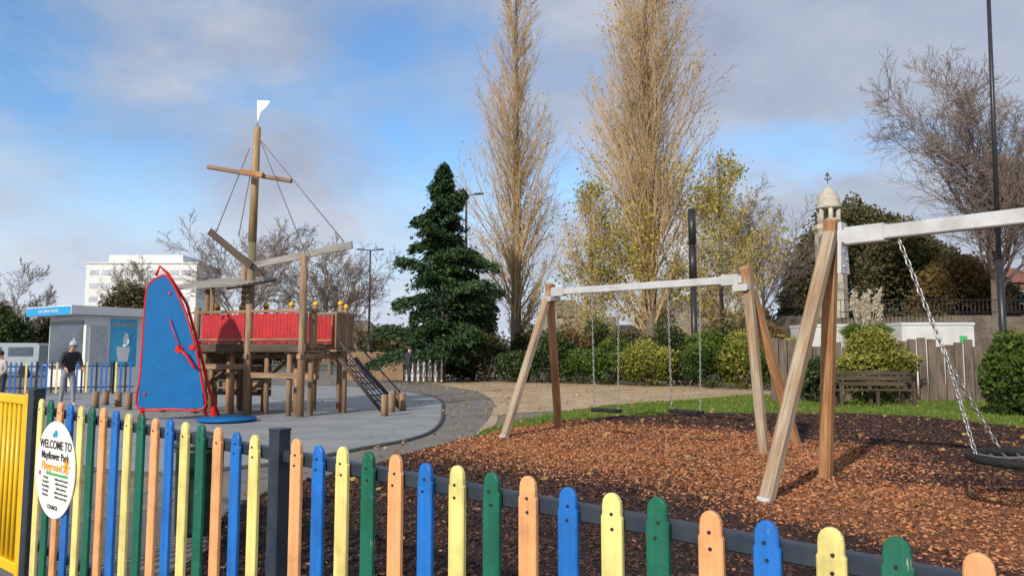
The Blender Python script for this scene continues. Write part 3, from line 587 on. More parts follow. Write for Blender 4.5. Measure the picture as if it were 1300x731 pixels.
for i in range(3): mb=MB(); mb.beam((bx-1.15,by+.40+i*.03,.62+i*.15),(bx+1.15,by+.40+i*.03,.62+i*.15),.03,.11); mb.build('back_slat',w_dark,bn)
for s in (-1,0,1):
    mb=MB(); mb.beam((bx+s*1.0,by,0),(bx+s*1.0,by,.64 if s else .44),.08); mb.build('leg',w_dark,bn)
    mb=MB(); mb.beam((bx+s*1.0,by+.38,0),(bx+s*1.0,by+.50,1.0),.08); mb.build('leg',w_dark,bn)
    if s: mb=MB(); mb.beam((bx+s,by-.05,.66),(bx+s,by+.44,.68),.08,.05); mb.build('armrest',w_dark,bn)
# ------------------------------------------------------------ kiosk
KC=V((XX(108,30),30,0)); KA=V((.53,.85,0)).normalized(); KB=V((-.85,.53,0)).normalized()
k=thing('kiosk','white refreshment kiosk with blue fascia and blue poster at the left','kiosk',tuple(KC))
mb=MB(); mb.obox(KC,KA*3.2,KB*2.9,V((0,0,3.0))); mb.build('wall',m_white,k)
mb=MB(); mb.obox(KC-KA*.75-KB*.25+V((0,0,3.02)),KA*4.3,KB*3.6,V((0,0,.36))); mb.build('roof',m_white,k)
mb=MB(); mb.obox(KC-KA*.77-KB*.20+V((0,0,3.0)),KA*.018,KB*3.5,V((0,0,.34))); fa_=mb.build('fascia',m_kblue,k); fa_['label']='blue fascia sign'
tm=frame_m(KC-KA*.78+KB*1.5+V((0,0,3.17)),-KB,-KA); text('CAFE  DRINKS  SNACKS',.15,tm,m_whitegl,k)
mb=MB(); mb.obox(KC-KA*.01+KB*.2+V((0,0,1.0)),-KA*.02,KB*2.6,V((0,0,1.8))); mb.build('shaded_hatch_panel',m_glass,k)  # flat dark panel paints the shade inside the open serving hatch
mb=MB(); mb.obox(KC-KA*.01+KB*.2+V((0,0,.93)),-KA*.3,KB*2.6,V((0,0,.05))); mb.build('counter',m_galv,k)
na=V((KA.y,-KA.x,0))
mb=MB(); mb.obox(KC+KA*.15+na*.02+V((0,0,1.0)),KA*.75,-na*.018,V((0,0,1.6)))
for i in range(14): mb.obox(KC+KA*.15+na*.035+V((0,0,1.02+i*.112)),KA*.75,-na*.015,V((0,0,.085)))
mb.build('shutter',m_galv,k)
mb=MB(); mb.obox(KC+KA*1.0+na*.03+V((0,0,.9)),KA*1.15,-na*.028,V((0,0,2.0))); mb.build('poster',M('poster_blue',(.04,.36,.68),(.08,.50,.78),.4,1),k)
tm=frame_m(KC+KA*1.57+na*.035+V((0,0,2.66)),KA,na); text('ICE BLAST',.21,tm,m_inky,k)
mb=MB(); c=KC+KA*1.57+na*.032
mb.ell(c+V((0,0,1.95)),.24,.02,.22); mb.ell(c+V((0,0,2.15))+KA*.05,.16,.02,.18); mb.sweep([(-.20,-.40),(.20,-.40),(.29,.22),(-.29,.22)],c+V((0,0,1.5)),c+V((0,0,1.5))+na*.006); mb.build('cup_picture',m_whitegl,k)
vy=44; vx=XX(2,vy)
vn=thing('parked_van','grey parked van at the far left edge beyond the picket fence','van',(vx,vy,0))
mb=MB(); pr=[(-2.2,.35),(2.3,.35),(2.4,.9),(2.2,1.2),(1.5,1.9),(1.3,2.05),(-2.1,2.05),(-2.25,1.9)]
vs=[V((vx-a,vy,b)) for a,b in pr]+[V((vx-a,vy+1.9,b)) for a,b in pr]; n=8
mb.add(vs,[list(range(n)),list(range(2*n-1,n-1,-1))]+[[(i+1)%n,i,n+i,n+(i+1)%n] for i in range(n)]); mb.build('body',M('grey_van_paint',(.30,.35,.38),(.34,.38,.42),.3,1),vn)
for a in (-1.4,1.5): mb=MB(); mb.cyl((vx-a,vy-.02,.35),(vx-a,vy+.2,.35),.35,20); mb.build('wheel',m_rubber,vn)
for a0,a1 in ((-.4,-1.9),(1.3,.0)): mb=MB(); mb.obox((vx-a0,vy-.01,1.25),(a0-a1,0,0),(0,.02,0),(0,0,.55)); mb.build('window',m_glass,vn)
# ------------------------------------------------------------ hotel
hy=180; x0=XX(104,hy);x1=XX(246,hy)
ht=thing('white_hotel','large white multi-storey block with window bands beyond the trees at left','building',((x0+x1)/2,hy,0))
mb=MB(); mb.box(x0,x1,hy,hy+15,0,23.4); mb.build('wall',m_white,ht)
mb=MB(); mb.box(x0+5,x1-4,hy+1,hy+13,23.61,25.6); mb.build('roof_storey',m_white,ht)
mb=MB(); mb.box(x0-.3,x1+.3,hy-.3,hy+15.3,23.3,23.6); mb.build('cornice',m_white,ht)
for fl in range(4):
    for i in range(9):
        x=x0+1+i*(x1-x0-2)/9; mb=MB(); mb.box(x,x+2.2,hy-.06,hy+.1,20.4-fl*3.3,21.7-fl*3.3); mb.build('window',m_glassl,ht)
# ------------------------------------------------------------ monument
my=60; mxx=XX(1059,my)
mo=thing('stone_memorial','tall stone memorial column topped with a domed cupola','monument',(mxx,my,0))
mb=MB(); mb.lathe((mxx,my,0),[(1.8,0),(1.8,1.2),(1.3,1.6),(1.25,2),(1.15,11.2),(1.2,11.4),(1.35,11.6),(1.35,11.95),(1.0,12.0)],8,smooth=False); mb.build('shaft',m_stonem,mo)
for i in range(6):
    a=math.pi*i/3+.3; mb=MB(); mb.cyl((mxx+.75*math.cos(a),my+.75*math.sin(a),12),(mxx+.75*math.cos(a),my+.75*math.sin(a),13.3),.19,8); mb.build('cupola_column',m_stonem,mo)
mb=MB(); mb.lathe((mxx,my,13.3),[(1.0,0),(1.05,.15),(.92,.3),(.9,.6),(.8,1.0),(.6,1.4),(.34,1.7),(.12,1.85),(.08,2.1)],18); mb.build('dome',M('pale_dome',(.55,.50,.40),(.40,.37,.31),.8,3),mo)
mb=MB(); mb.cyl((mxx,my,15.3),(mxx,my,16.4),.035,6); mb.path([(mxx-.25,my,15.9),(mxx-.1,my,15.8),(mxx+.1,my,15.8),(mxx+.3,my,15.95)],.06,6); mb.add([(mxx-.2,my,16.05),(mxx+.2,my,16.05),(mxx+.08,my,16.4),(mxx-.12,my,16.35)],[[0,1,2,3]]); mb.build('ship_finial',M('dull_copper',(.12,.13,.11),(.08,.09,.07),.6),mo)
# ------------------------------------------------------------ lamp posts and masts
def lamp(label,px,Y,z,r,heads,lean=0):
    x=XX(px,Y); t_=thing('street_lamp',label,'street lamp',(x,Y,0))
    mb=MB(); mb.cyl((x,Y,0),(x,Y,z*.3),r,12); mb.cyl((x,Y,z*.3),(x+lean,Y,z),r*.75,12,s1=.7); mb.build('pole',m_black,t_)
    for s in heads:
        mb=MB(); mb.cyl((x+lean,Y,z-.05),(x+lean+s*.6,Y,z+.02),.04,6); mb.build('arm',m_black,t_)
        mb=MB(); mb.beam((x+lean+s*.5,Y,z+.02),(x+lean+s*1.1,Y,z+.05),.28,.10,c=.03); mb.build('lamp_head',m_black,t_)
lamp('thin twin headed street lamp rising behind the play ship',468,60,9.9,.12,(-1,1))
lamp('dark street lamp with one arm behind the conifer top',591,46,11.5,.13,(1,))
lamp('very tall thin black lamp column at the right edge',1275,25,15.5,.115,(1,),.2)
x=XX(882,36); t_=thing('telecom_mast','thick dark mast standing just right of the second poplar','mast',(x,36,0))
mb=MB(); mb.cyl((x,36,0),(x,36,4.8),.15,14); mb.cyl((x,36,4.8),(x,36,4.9),.2,14); mb.build('pole',m_black,t_)
for z0,z1 in ((4.95,6.7),(6.8,8.5)): mb=MB(); mb.cyl((x,36,z0),(x,36,z1),.19,14); mb.cyl((x,36,z1),(x,36,z1+.1),.15,14); mb.build('antenna_shroud',m_black,t_)
# ------------------------------------------------------------ walls, houses, containers
def wall(label,p0,p1,z,mat,var=.25):
    p0=V(p0);p1=V(p1);d=(p1-p0);L=d.length;d/=L;nr_=V((d.y,-d.x,0)); r=thing('stone_wall',label,'wall',tuple((p0+p1)/2))
    mb=MB(); n=int(L/1.6)
    for i in range(n):
        h=z+random.uniform(-var,var); mb.obox(p0+d*(L*i/n),d*(L/n-.002),-nr_*.8,V((0,0,h)))
    mb.build('masonry',mat,r)
wall('pale ruined stone wall seen through the poplar trunks',(XX(682,62),62,0),(XX(1010,62),62,0),4.4,m_stone,.8)
wall('dark stone retaining wall behind the white containers',(XX(960,46),46,0),(XX(1420,44),44,0),3.7,m_stoned,.15)
def house(label,px0,px1,Y,ze,zr,wm,rm,nw):
    x0=XX(px0,Y);x1=XX(px1,Y); r=thing('brick_house' if wm is m_brick else 'pale_house',label,'house',((x0+x1)/2,Y,0))
    mb=MB(); mb.box(x0,x1,Y,Y+8,0,ze); mb.build('wall',wm,r)
    mb=MB(); a=.4; mb.add([(x0-a,Y-a,ze+.003),(x1+a,Y-a,ze+.003),(x1+a,Y+8+a,ze+.003),(x0-a,Y+8+a,ze+.003),(x0+1,Y+4,zr),(x1-1,Y+4,zr)],[[3,2,1,0],[0,1,5,4],[2,3,4,5],[1,2,5],[3,0,4]]); rf=mb.build('roof',rm,r)
    mb=MB(); mb.box(x0+1.5,x0+2.3,Y+3.5,Y+4.4,zr-.5,zr+1.1); mb.build('chimney',wm,rf)
    for i in range(nw):
        x=x0+(x1-x0)*(i+.5)/nw; zw=ze-2.2; mb=MB(); mb.box(x-.6,x+.6,Y-.05,Y+.1,zw,zw+1.4); f=mb.build('window',m_whitegl,r); mb=MB(); mb.box(x-.5,x-.04,Y-.07,Y-.055,zw+.1,zw+1.3); mb.box(x+.04,x+.5,Y-.07,Y-.055,zw+.1,zw+1.3); mb.build('pane',m_glass,f)
house('red brick house with clay roof above the stone wall at the right edge',1232,1340,75,8.6,10.6,m_brick,m_tile,4)
house('brick house with long clay roof half hidden by brown foliage',1165,1225,80,8.6,10.2,m_brick,m_tile,3)
house('small pale house with dark roof between the conifer and first poplar',690,745,85,5.6,7.8,m_stone,m_stoned,3)
house('low pale building seen behind the second poplar trunk',850,930,90,6.0,8.5,m_stone,m_stoned,4)
house('distant brown roofed building behind the bare trees right of the play ship',395,470,110,4.6,6.4,m_brick,m_stoned,5)
def container(label,px0,px1,Y,z0,z1,mat,band):
    x0=XX(px0,Y);x1=XX(px1,Y); r=thing('shipping_container',label,'container',((x0+x1)/2,Y,0))
    mb=MB(); mb.box(x0,x1,Y,Y+2.4,z0,z1); mb.build('body',mat,r)
    n=int((x1-x0)/.3)
    mb=MB()
    for i in range(n): xx=x0+.1+i*(x1-x0-.2)/n; mb.box(xx,xx+.15,Y-.03,Y-.002,z0+.15,z1-.15)
    mb.build('corrugation',mat,r)
    mb=MB(); mb.box(x0-.03,x1+.03,Y-.05,Y+2.43,z1+.002,z1+.12); mb.build('top_rail',mat,r)
    mb=MB(); mb.box(x1-.7,x1-.35,Y-.045,Y-.033,z1-.85,z1-.5); mb.build('panel_mark',band,r)
m_cont=M('container_white',(.62,.64,.63),(.5,.52,.5),.6,1)
container('white site container with green mark left of the yellow-green shrub',1028,1096,36,0,2.75,m_cont,m_inkg)
container('white site container with green mark behind the sleeper fence at right',1146,1238,34,0,2.75,m_cont,m_inkg)
r=thing('metal_railing','dark metal railing along the top of the right stone wall','railing',(XX(1180,43.8),43.8,3.7))
for i in range(60): x=XX(1080,43.8)+i*.25; mb=MB(); mb.cyl((x,44.9,3.4),(x,44.9,4.7),.018,5); mb.build('bar',m_black,r)
for z in (3.95,4.7): mb=MB(); mb.beam((XX(1078,43.8),44.9,z),(XX(1395,43.8),44.9,z),.05); mb.build('rail',m_black,r)
# ------------------------------------------------------------ trees
def grow(rs,p,d,L,r,lv,pr,out,shape=None):
    ns=pr['ns'][lv]; st_=L/ns; nodes=[(p,d,r)]; d0=d.copy()
    for i in range(ns):
        d=d+V((rs.gauss(0,1),rs.gauss(0,1),rs.gauss(0,1)))*pr['jit'][lv]+V((0,0,pr['up'][lv]))
        if lv==0 and pr.get('straight'): d=d*.5+d0*.5
        d.normalize()
        q=p+d*st_; r2=r*(1-.85*(i+1)/ns)+.002; out[lv].append((p[:],q[:],nodes[-1][2],r2)); p=q; nodes.append((p,d,r2))
    if lv+1<len(pr['ns']):
        n=pr['n'][lv]; n=max(1,int(round(n*(.6+.4*min(1,L/pr['Lref'][lv])))))
        for j in range(n):
            t_=pr['f0'][lv]+(1-pr['f0'][lv])*((j+rs.random())/n); t_=min(t_,.999); k_=t_*ns; i=int(k_); a=nodes[i];b=nodes[min(i+1,ns)]
            q=a[0].lerp(b[0],k_-i); dd=b[1]; ax=dd.cross(V((rs.gauss(0,1),rs.gauss(0,1),rs.gauss(0,1)))); ax.normalize()
            c=Matrix.Rotation(pr['ang'][lv]*rs.uniform(.7,1.3),3,ax)@dd
            cl=shape(t_)*rs.uniform(.6,1.2) if (shape and lv==0) else L*pr['lr'][lv]*(1.15-.6*t_)*rs.uniform(.6,1.2)
            rr=max(.006,(a[2]*(1-(k_-i))+b[2]*(k_-i))*pr['rr'][lv]); grow(rs,q,c,cl,rr,lv+1,pr,out)
def tree(name,label,px,Y,prm,Hh,r0,seed,twm,shape=None,leaf=None,rmin=.012,lean=0):
    rs=random.Random(seed); x=XX(px,Y); root=thing(name,label,'tree',(x,Y,0)); out=[[] for _ in prm['ns']]
    grow(rs,V((x,Y,-.1)),V((lean,0,1)).normalized(),Hh,r0,0,prm,out,shape)
    vb=VB(); vb.segs(out[0],0,8); vb.build('trunk',m_bark,root)
    vb=VB(); vb.segs(out[1],0,5,rmin)
    for l in out[2:]: vb.segs(l,0,3,rmin)
    if leaf:
        n,lm,zmax,size=leaf; tips=np.array([s[1] for s in out[-1]]+[s[1] for s in out[-2]]); wgt=np.clip(1.15-(tips[:,2]/zmax),0.03,1); wgt*= np.clip(vnoise(tips[:,0]*.8,tips[:,2]*.5)+.55,.12,1)
        idx=rng.choice(len(tips),n,p=wgt/wgt.sum()); vb.leaves(tips[idx]+rng.normal(0,.22,(n,3)),size,.7,1)
        vb.build('crown',[twm,lm],root)
    else: vb.build('crown',twm,root)
    return root
def popshape(w):
    return lambda t_: w*(min(1,(t_-.02)/.16)**.6)*(1-max(0,(t_-.22))/.86)**.9+.5
pp=dict(ns=[14,7,3,2],jit=[.008,.05,.09,.14],up=[.0,.055,.07,.09],n=[150,14,4],Lref=[20,4,1.2],f0=[.06,.10,.15],ang=[.52,.45,.5],lr=[0,.40,.5],rr=[.22,.42,.5],straight=1)
tree('poplar_tree','tall narrow leafless poplar, the left of the two tall ones',655,45,pp,26.5,.36,3,m_twig,popshape(6.3),(2500,l_yg,14,.06),.0088)
pp2=dict(pp); pp2['n']=[185,15,4]
tree('poplar_tree','tall broad poplar with yellow-green leaves low down, the right of the two',828,42,pp2,27.5,.42,5,m_twig,popshape(8.6),(11000,l_yg,12,.07),.0088)
tree('poplar_tree','short sparse yellow leaved poplar between the two tall ones',752,43,dict(pp,n=[80,10,4]),11,.16,9,m_twig,popshape(4.6),(6500,l_yg,16,.07),.0085)
tree('poplar_tree','yellow-green leaved young tree right of the broad poplar',918,41,dict(pp,n=[90,11,4],ang=[.72,.5,.5]),12.4,.18,12,m_twig,popshape(4.4),(9500,l_yg,17,.07),.0085)
bt=dict(ns=[6,7,5,3,2],jit=[.05,.12,.16,.2,.25],up=[.02,.05,.04,.03,.02],n=[9,8,7,6],Lref=[5,5,2,1],f0=[.4,.2,.15,.1],ang=[.75,.6,.6,.6],lr=[1.15,.55,.5,.5],rr=[.55,.55,.5,.55])
bt2=dict(bt,n=[14,11,8,6])
tree('bare_tree','large bare grey-brown tree at the right edge above the houses',1270,48,dict(bt2,n=[26,14,9,6],ang=[.68,.55,.6,.6]),12.0,.40,21,m_twigp,lambda t_:9.2,None,.011)
tree('bare_tree','bare tree with fine branches between the poplar and the memorial',978,56,bt2,8.5,.24,25,m_twigp,lambda t_:8.0,None,.012)
tree('bare_tree','bare tree rising directly behind the play ship roof',305,52,bt2,5.4,.2,31,m_twigg,lambda t_:6.0,None,.011)
tree('bare_tree','bare tree just right of the play ship beside the thin lamp',420,50,bt2,4.3,.18,33,m_twigg,lambda t_:5.2,None,.011)
tree('bare_tree','smaller bare tree between the thin lamp and the conifer',458,56,bt,3.8,.16,35,m_twigg,lambda t_:4.2,None,.012)
tree('bare_tree','bare tree beyond the kiosk at the far left edge',14,70,bt2,4.5,.2,37,m_twigg,lambda t_:4.8,None,.016)
tree('bare_tree','spreading bare tree in front of the white hotel',175,85,bt2,6,.25,39,m_twigg,lambda t_:6.0,None,.018)
def blobs(vb,bl,n,size,asp=.6,m=0,hard=.6):
    vol=np.array([b[3]*b[4]*b[5] for b in bl])**.67; vol/=vol.sum()
    for b,wv in zip(bl,vol):
        k=int(n*wv); d=rng.normal(size=(k,3)); d/=np.linalg.norm(d,axis=1)[:,None]; rad=(hard+(1.06-hard)*rng.random(k)**.6)*(1+.2*vnoise(d[:,0]*4+b[0],d[:,2]*4+b[1]*2)+.12*vnoise(d[:,1]*9,d[:,2]*9+b[0]))
        C=np.array(b[:3])+d*rad[:,None]*np.array(b[3:6]); keep=C[:,2]>.03; C=C[keep]; d=d[keep]
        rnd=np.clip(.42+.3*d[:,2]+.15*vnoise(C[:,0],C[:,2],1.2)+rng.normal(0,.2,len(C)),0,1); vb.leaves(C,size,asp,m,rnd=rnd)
def bush(name,label,px,Y,wid,hgt,mat,n,size,seed=0,dep=None,z0=0,nb=10,dome=False):
    rs=random.Random(seed+int(px)); x=XX(px,Y); root=thing(name,label,'shrub' if hgt<5 else 'tree',(x,Y,0)); bl=[]; dep=dep or wid*.8
    for i in range(nb):
        if dome:
            a=math.pi*rs.random(); e_=rs.uniform(-.5,1)*.7; rad=.72; rx=wid*.5*rs.uniform(.22,.38); rz=hgt*rs.uniform(.14,.22)
            bl.append((x+math.cos(a)*rad*wid*.5,Y-abs(e_)*dep*.3,z0+hgt*.12+math.sin(a)*hgt*.66,rx,rx,rz)); continue
        a=rs.uniform(0,6.28); rr=rs.random()**.6*.62; rx=wid*.5*rs.uniform(.26,.55); rz=hgt*rs.uniform(.14,.32)
        bl.append((x+math.cos(a)*rr*wid*.5,Y+math.sin(a)*rr*dep*.5,z0+min(hgt-rz*rs.uniform(.7,1),hgt*(.25+.55*(1-rr)*rs.uniform(.6,1.3))),rx,rx*dep/wid,rz))
    bl.append((x,Y,z0+hgt*.4,wid*(.44 if dome else .36),dep*.36,hgt*(.50 if dome else .40)))
    vb=VB(); blobs(vb,bl,n,size)
    sg=[]
    for i in range(40):
        b=rs.choice(bl); d=V((rs.gauss(0,.6),rs.gauss(0,.6),abs(rs.gauss(.6,.5)))).normalized(); c=V(b[:3]); e=c+V((d.x*b[3],d.y*b[4],d.z*b[5]))*rs.uniform(1.0,1.3); sg.append((c[:],e[:],.010*min(hgt,6)*.5,.003*min(hgt,6)*.5))
    vb.segs(sg,1); vb.build('foliage' if hgt<5 else 'crown',[mat,m_bark],root)
    mb=MB()
    for i in range(4): a=i*1.6; mb.path([(x+.05*math.cos(a),Y+.05*math.sin(a),0),(x+wid*.12*math.cos(a),Y+wid*.12*math.sin(a),(z0+hgt)*.4)],[.03*hgt*.5,.012*hgt*.5],6)
    mb.build('stem' if hgt<5 else 'trunk',m_bark,root); return root
def conifer(label,px,Y,Hh,Rr,n,seed,mat):
    rs=np.random.default_rng(seed); x=XX(px,Y); root=thing('conifer_tree',label,'tree',(x,Y,0)); vb=VB(); mb=MB(); mb.cyl((x,Y,0),(x,Y,Hh*.97),.22,10,s1=.1); mb.build('trunk',m_bark,root)
    C=[];Dd=[];Rn=[]; nb=110
    for i in range(nb):
        t_=.09+.90*(i/nb)**.9; z=Hh*t_; a=rs.uniform(0,6.28); L=Rr*min(1.0,(1-t_)*1.5)**.85*rs.uniform(.5,1.2)*(1+.2*math.sin(z*1.9+2.2*math.cos(a)))+.12; rise=rs.uniform(.05,.75)
        m_=int(n/nb*(.3+1.4*L/Rr)); u=rs.random(m_)**.6; cx_=x+math.cos(a)*L*u; cy=Y+math.sin(a)*L*u; cz=z+L*(rise*u-.42*u*u)
        sprd=.10+.18*L*(1-u*.5); lat=rs.normal(size=m_)*sprd; pts=np.stack([cx_-math.sin(a)*lat,cy+math.cos(a)*lat,cz-np.abs(lat)*.4+rs.normal(size=m_)*.11],1); C.append(pts)
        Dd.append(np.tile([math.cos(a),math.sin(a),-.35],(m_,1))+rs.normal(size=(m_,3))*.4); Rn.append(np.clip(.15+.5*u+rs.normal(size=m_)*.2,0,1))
        vb.segs([((x,Y,z),(x+math.cos(a)*L*.5,Y+math.sin(a)*L*.5,z+L*(rise*.5-.1)),.03,.02),((x+math.cos(a)*L*.5,Y+math.sin(a)*L*.5,z+L*(rise*.5-.1)),(x+math.cos(a)*L*.95,Y+math.sin(a)*L*.95,z+L*(rise*.95-.38)),.02,.006)],1)
    C=np.concatenate(C);Dd=np.concatenate(Dd);Rn=np.concatenate(Rn); C[:,2]=np.maximum(C[:,2],.1); vb.leaves(C,.125,.36,0,rnd=Rn,dirs=Dd); vb.build('crown',[mat,m_bark],root)
conifer('dark green conifer with drooping tiers left of the first poplar',561,38,11.4,2.9,54000,4,l_con)
bush('evergreen_tree','dark bushy evergreen growing against the right side of the conifer',600,39,3.6,6.0,l_dk,16000,.085,1)
bush('evergreen_tree','large dark domed evergreen behind the memorial column',1085,72,15.0,16.6,l_olive,90000,.17,2,nb=30,dome=True)
bush('evergreen_tree','wide olive brown evergreen right of the memorial column',1150,64,11.5,13.2,l_olive,56000,.15,7,nb=24,dome=True)
bush('autumn_tree','brown leaved tree above the right stone wall',1212,58,8.5,9.6,l_brn,28000,.12,3,nb=20,dome=True)
bush('autumn_tree','olive brown tree half behind the right bare tree',1272,60,7.5,7.6,l_olive,18000,.13,5,nb=18,dome=True)
bush('evergreen_tree','dark evergreen tree behind the kiosk roof',160,62,6.0,7.4,l_olive,18000,.12,6,nb=16)
bush('evergreen_tree','low dark evergreen behind the ship near the kiosk',215,60,4.4,5.2,l_olive,8000,.14,6)
bush('evergreen_tree','dark green tree behind the thin pickets at the left edge',70,75,8,5.4,l_olive,10000,.16,9)
bush('evergreen_tree','dark tree at the extreme left beyond the van',8,60,4.0,5.2,l_dk,7000,.15,9)
bs_=[(1112,22.0,2.5,2.25,l_lime,11000,.05,'yellow-green variegated shrub behind the dark bench'),(1035,22.3,1.7,1.35,l_dk,5000,.05,'dark low shrub left of the dark bench'),
(1290,17.4,2.0,1.95,l_grn,11000,.055,'glossy green shrub at the right edge beyond the bark'),(1340,18.5,2.4,2.2,l_grn,8000,.06,'second glossy green shrub cut off by the right edge'),
(985,29,2.8,2.1,l_grn,9000,.055,'green shrub behind the right legs of the farther swing'),(945,30,3.0,2.3,l_lime,9500,.055,'yellow-tinged shrub just left of the farther swing right legs'),(902,31,3.2,2.4,l_grn,11000,.055,'bright green rounded shrub below the dark mast'),
(868,33,2.6,1.8,l_dk,6000,.06,'small dark shrub left of the dark mast base'),(826,33,3.2,2.2,l_lime,9500,.055,'lime green shrub under the broad poplar'),(775,34,3.0,2.1,l_grn,8500,.06,'green shrub under the beam of the farther swing'),
(738,35,2.6,1.7,l_grn,6500,.055,'small green shrub right of the swing left legs'),(697,36,3.2,2.7,l_dk,10000,.065,'dark green shrub behind the swing left legs'),(655,37,3.0,1.7,l_dk,6000,.065,'low dark shrub at the foot of the first poplar'),
(618,38,2.8,2.6,l_olive,8000,.065,'olive shrub between conifer and first poplar'),(582,40,2.4,1.4,l_dk,6000,.065,'low dark shrub at the foot of the conifer'),(1014,26,2.0,2.1,l_lime,7000,.05,'yellowish shrub between the swing frames'),(1198,47,4.5,4.4,l_olive,7000,.09,'dark shrub growing by the right stone wall'),
(800,38,3.4,3.0,l_olive,8000,.07,'tall olive shrub behind the lime green shrub'),(722,39,3.2,3.2,l_brn,7000,.07,'tall brown shrub beside the left legs of the farther swing'),(935,36,3.4,3.2,l_olive,8000,.07,'tall olive shrub right of the dark mast'),(850,39,3.0,3.3,l_dk,7000,.07,'tall dark shrub left of the dark mast'),(975,38,3.4,3.0,l_brn,7000,.07,'tall brown shrub left of the near swing legs'),(760,40,2.8,3.3,l_dk,7000,.07,'tall dark shrub between the two poplars'),(668,41,2.6,3.0,l_olive,6000,.07,'tall olive shrub at the first poplar trunk')]
for a in bs_: bush('shrub',a[7],a[0],a[1],a[2],a[3],a[4],a[5],a[6],3,nb=13)
for i,(px,Y,wd,h,mt_,lab) in enumerate([(500,75,9,4.2,l_olive,'distant dark tree mass left of the conifer'),(380,80,9,4.4,l_olive,'distant dark tree seen through the ship posts'),(300,78,9,4.2,l_dk,'distant dark tree behind the ship deck'),(445,78,7,3.8,l_brn,'distant brown shrub behind the board fence'),
 (700,75,8,5.2,l_olive,'distant olive tree behind the small pale house'),(960,74,8,6.5,l_brn,'distant brown tree left of the memorial'),(1020,70,6,6.0,l_olive,'distant olive tree just left of the memorial foot')]):
    bush('distant_tree',lab,px,Y,wd,h,mt_,8000,.16,i,nb=14)
x=XX(1100,34.5); py_=34.5; pz=thing('pampas_grass','pampas grass clump with pale plumes right of the memorial','plant',(x,py_,0)); vb=VB(); N=900; a=rng.uniform(0,6.28,N); L=rng.uniform(1.0,2.2,N)
sg=[((x,py_,1.2),(x+math.cos(q)*l*.30,py_+math.sin(q)*l*.30,1.2+l*.75),.02,.015) for q,l in zip(a,L)]+[((x+math.cos(q)*l*.30,py_+math.sin(q)*l*.30,1.2+l*.75),(x+math.cos(q)*l*.6,py_+math.sin(q)*l*.6,1.2+l*.62),.015,.005) for q,l in zip(a,L)]+[((x+math.cos(q)*.1,py_+math.sin(q)*.1,0),(x,py_,1.2),.03,.02) for q in a[:60]]
vb.segs(sg,0); vb.build('leaves',l_grn,pz)
for i in range(14):
    vb=VB(); qx=x+random.uniform(-.75,.75); zt=3.3+random.uniform(-.3,.5); t_=np.linspace(0,1,130); C=np.stack([qx+t_*.15,np.full(130,py_),zt+t_*.7],1)+rng.normal(0,.06,(130,3)); vb.leaves(C,.07,.4); vb.segs([((x,py_,1.2),(qx,py_,zt),.012,.01)],0); vb.build('plume',l_pamp,pz)
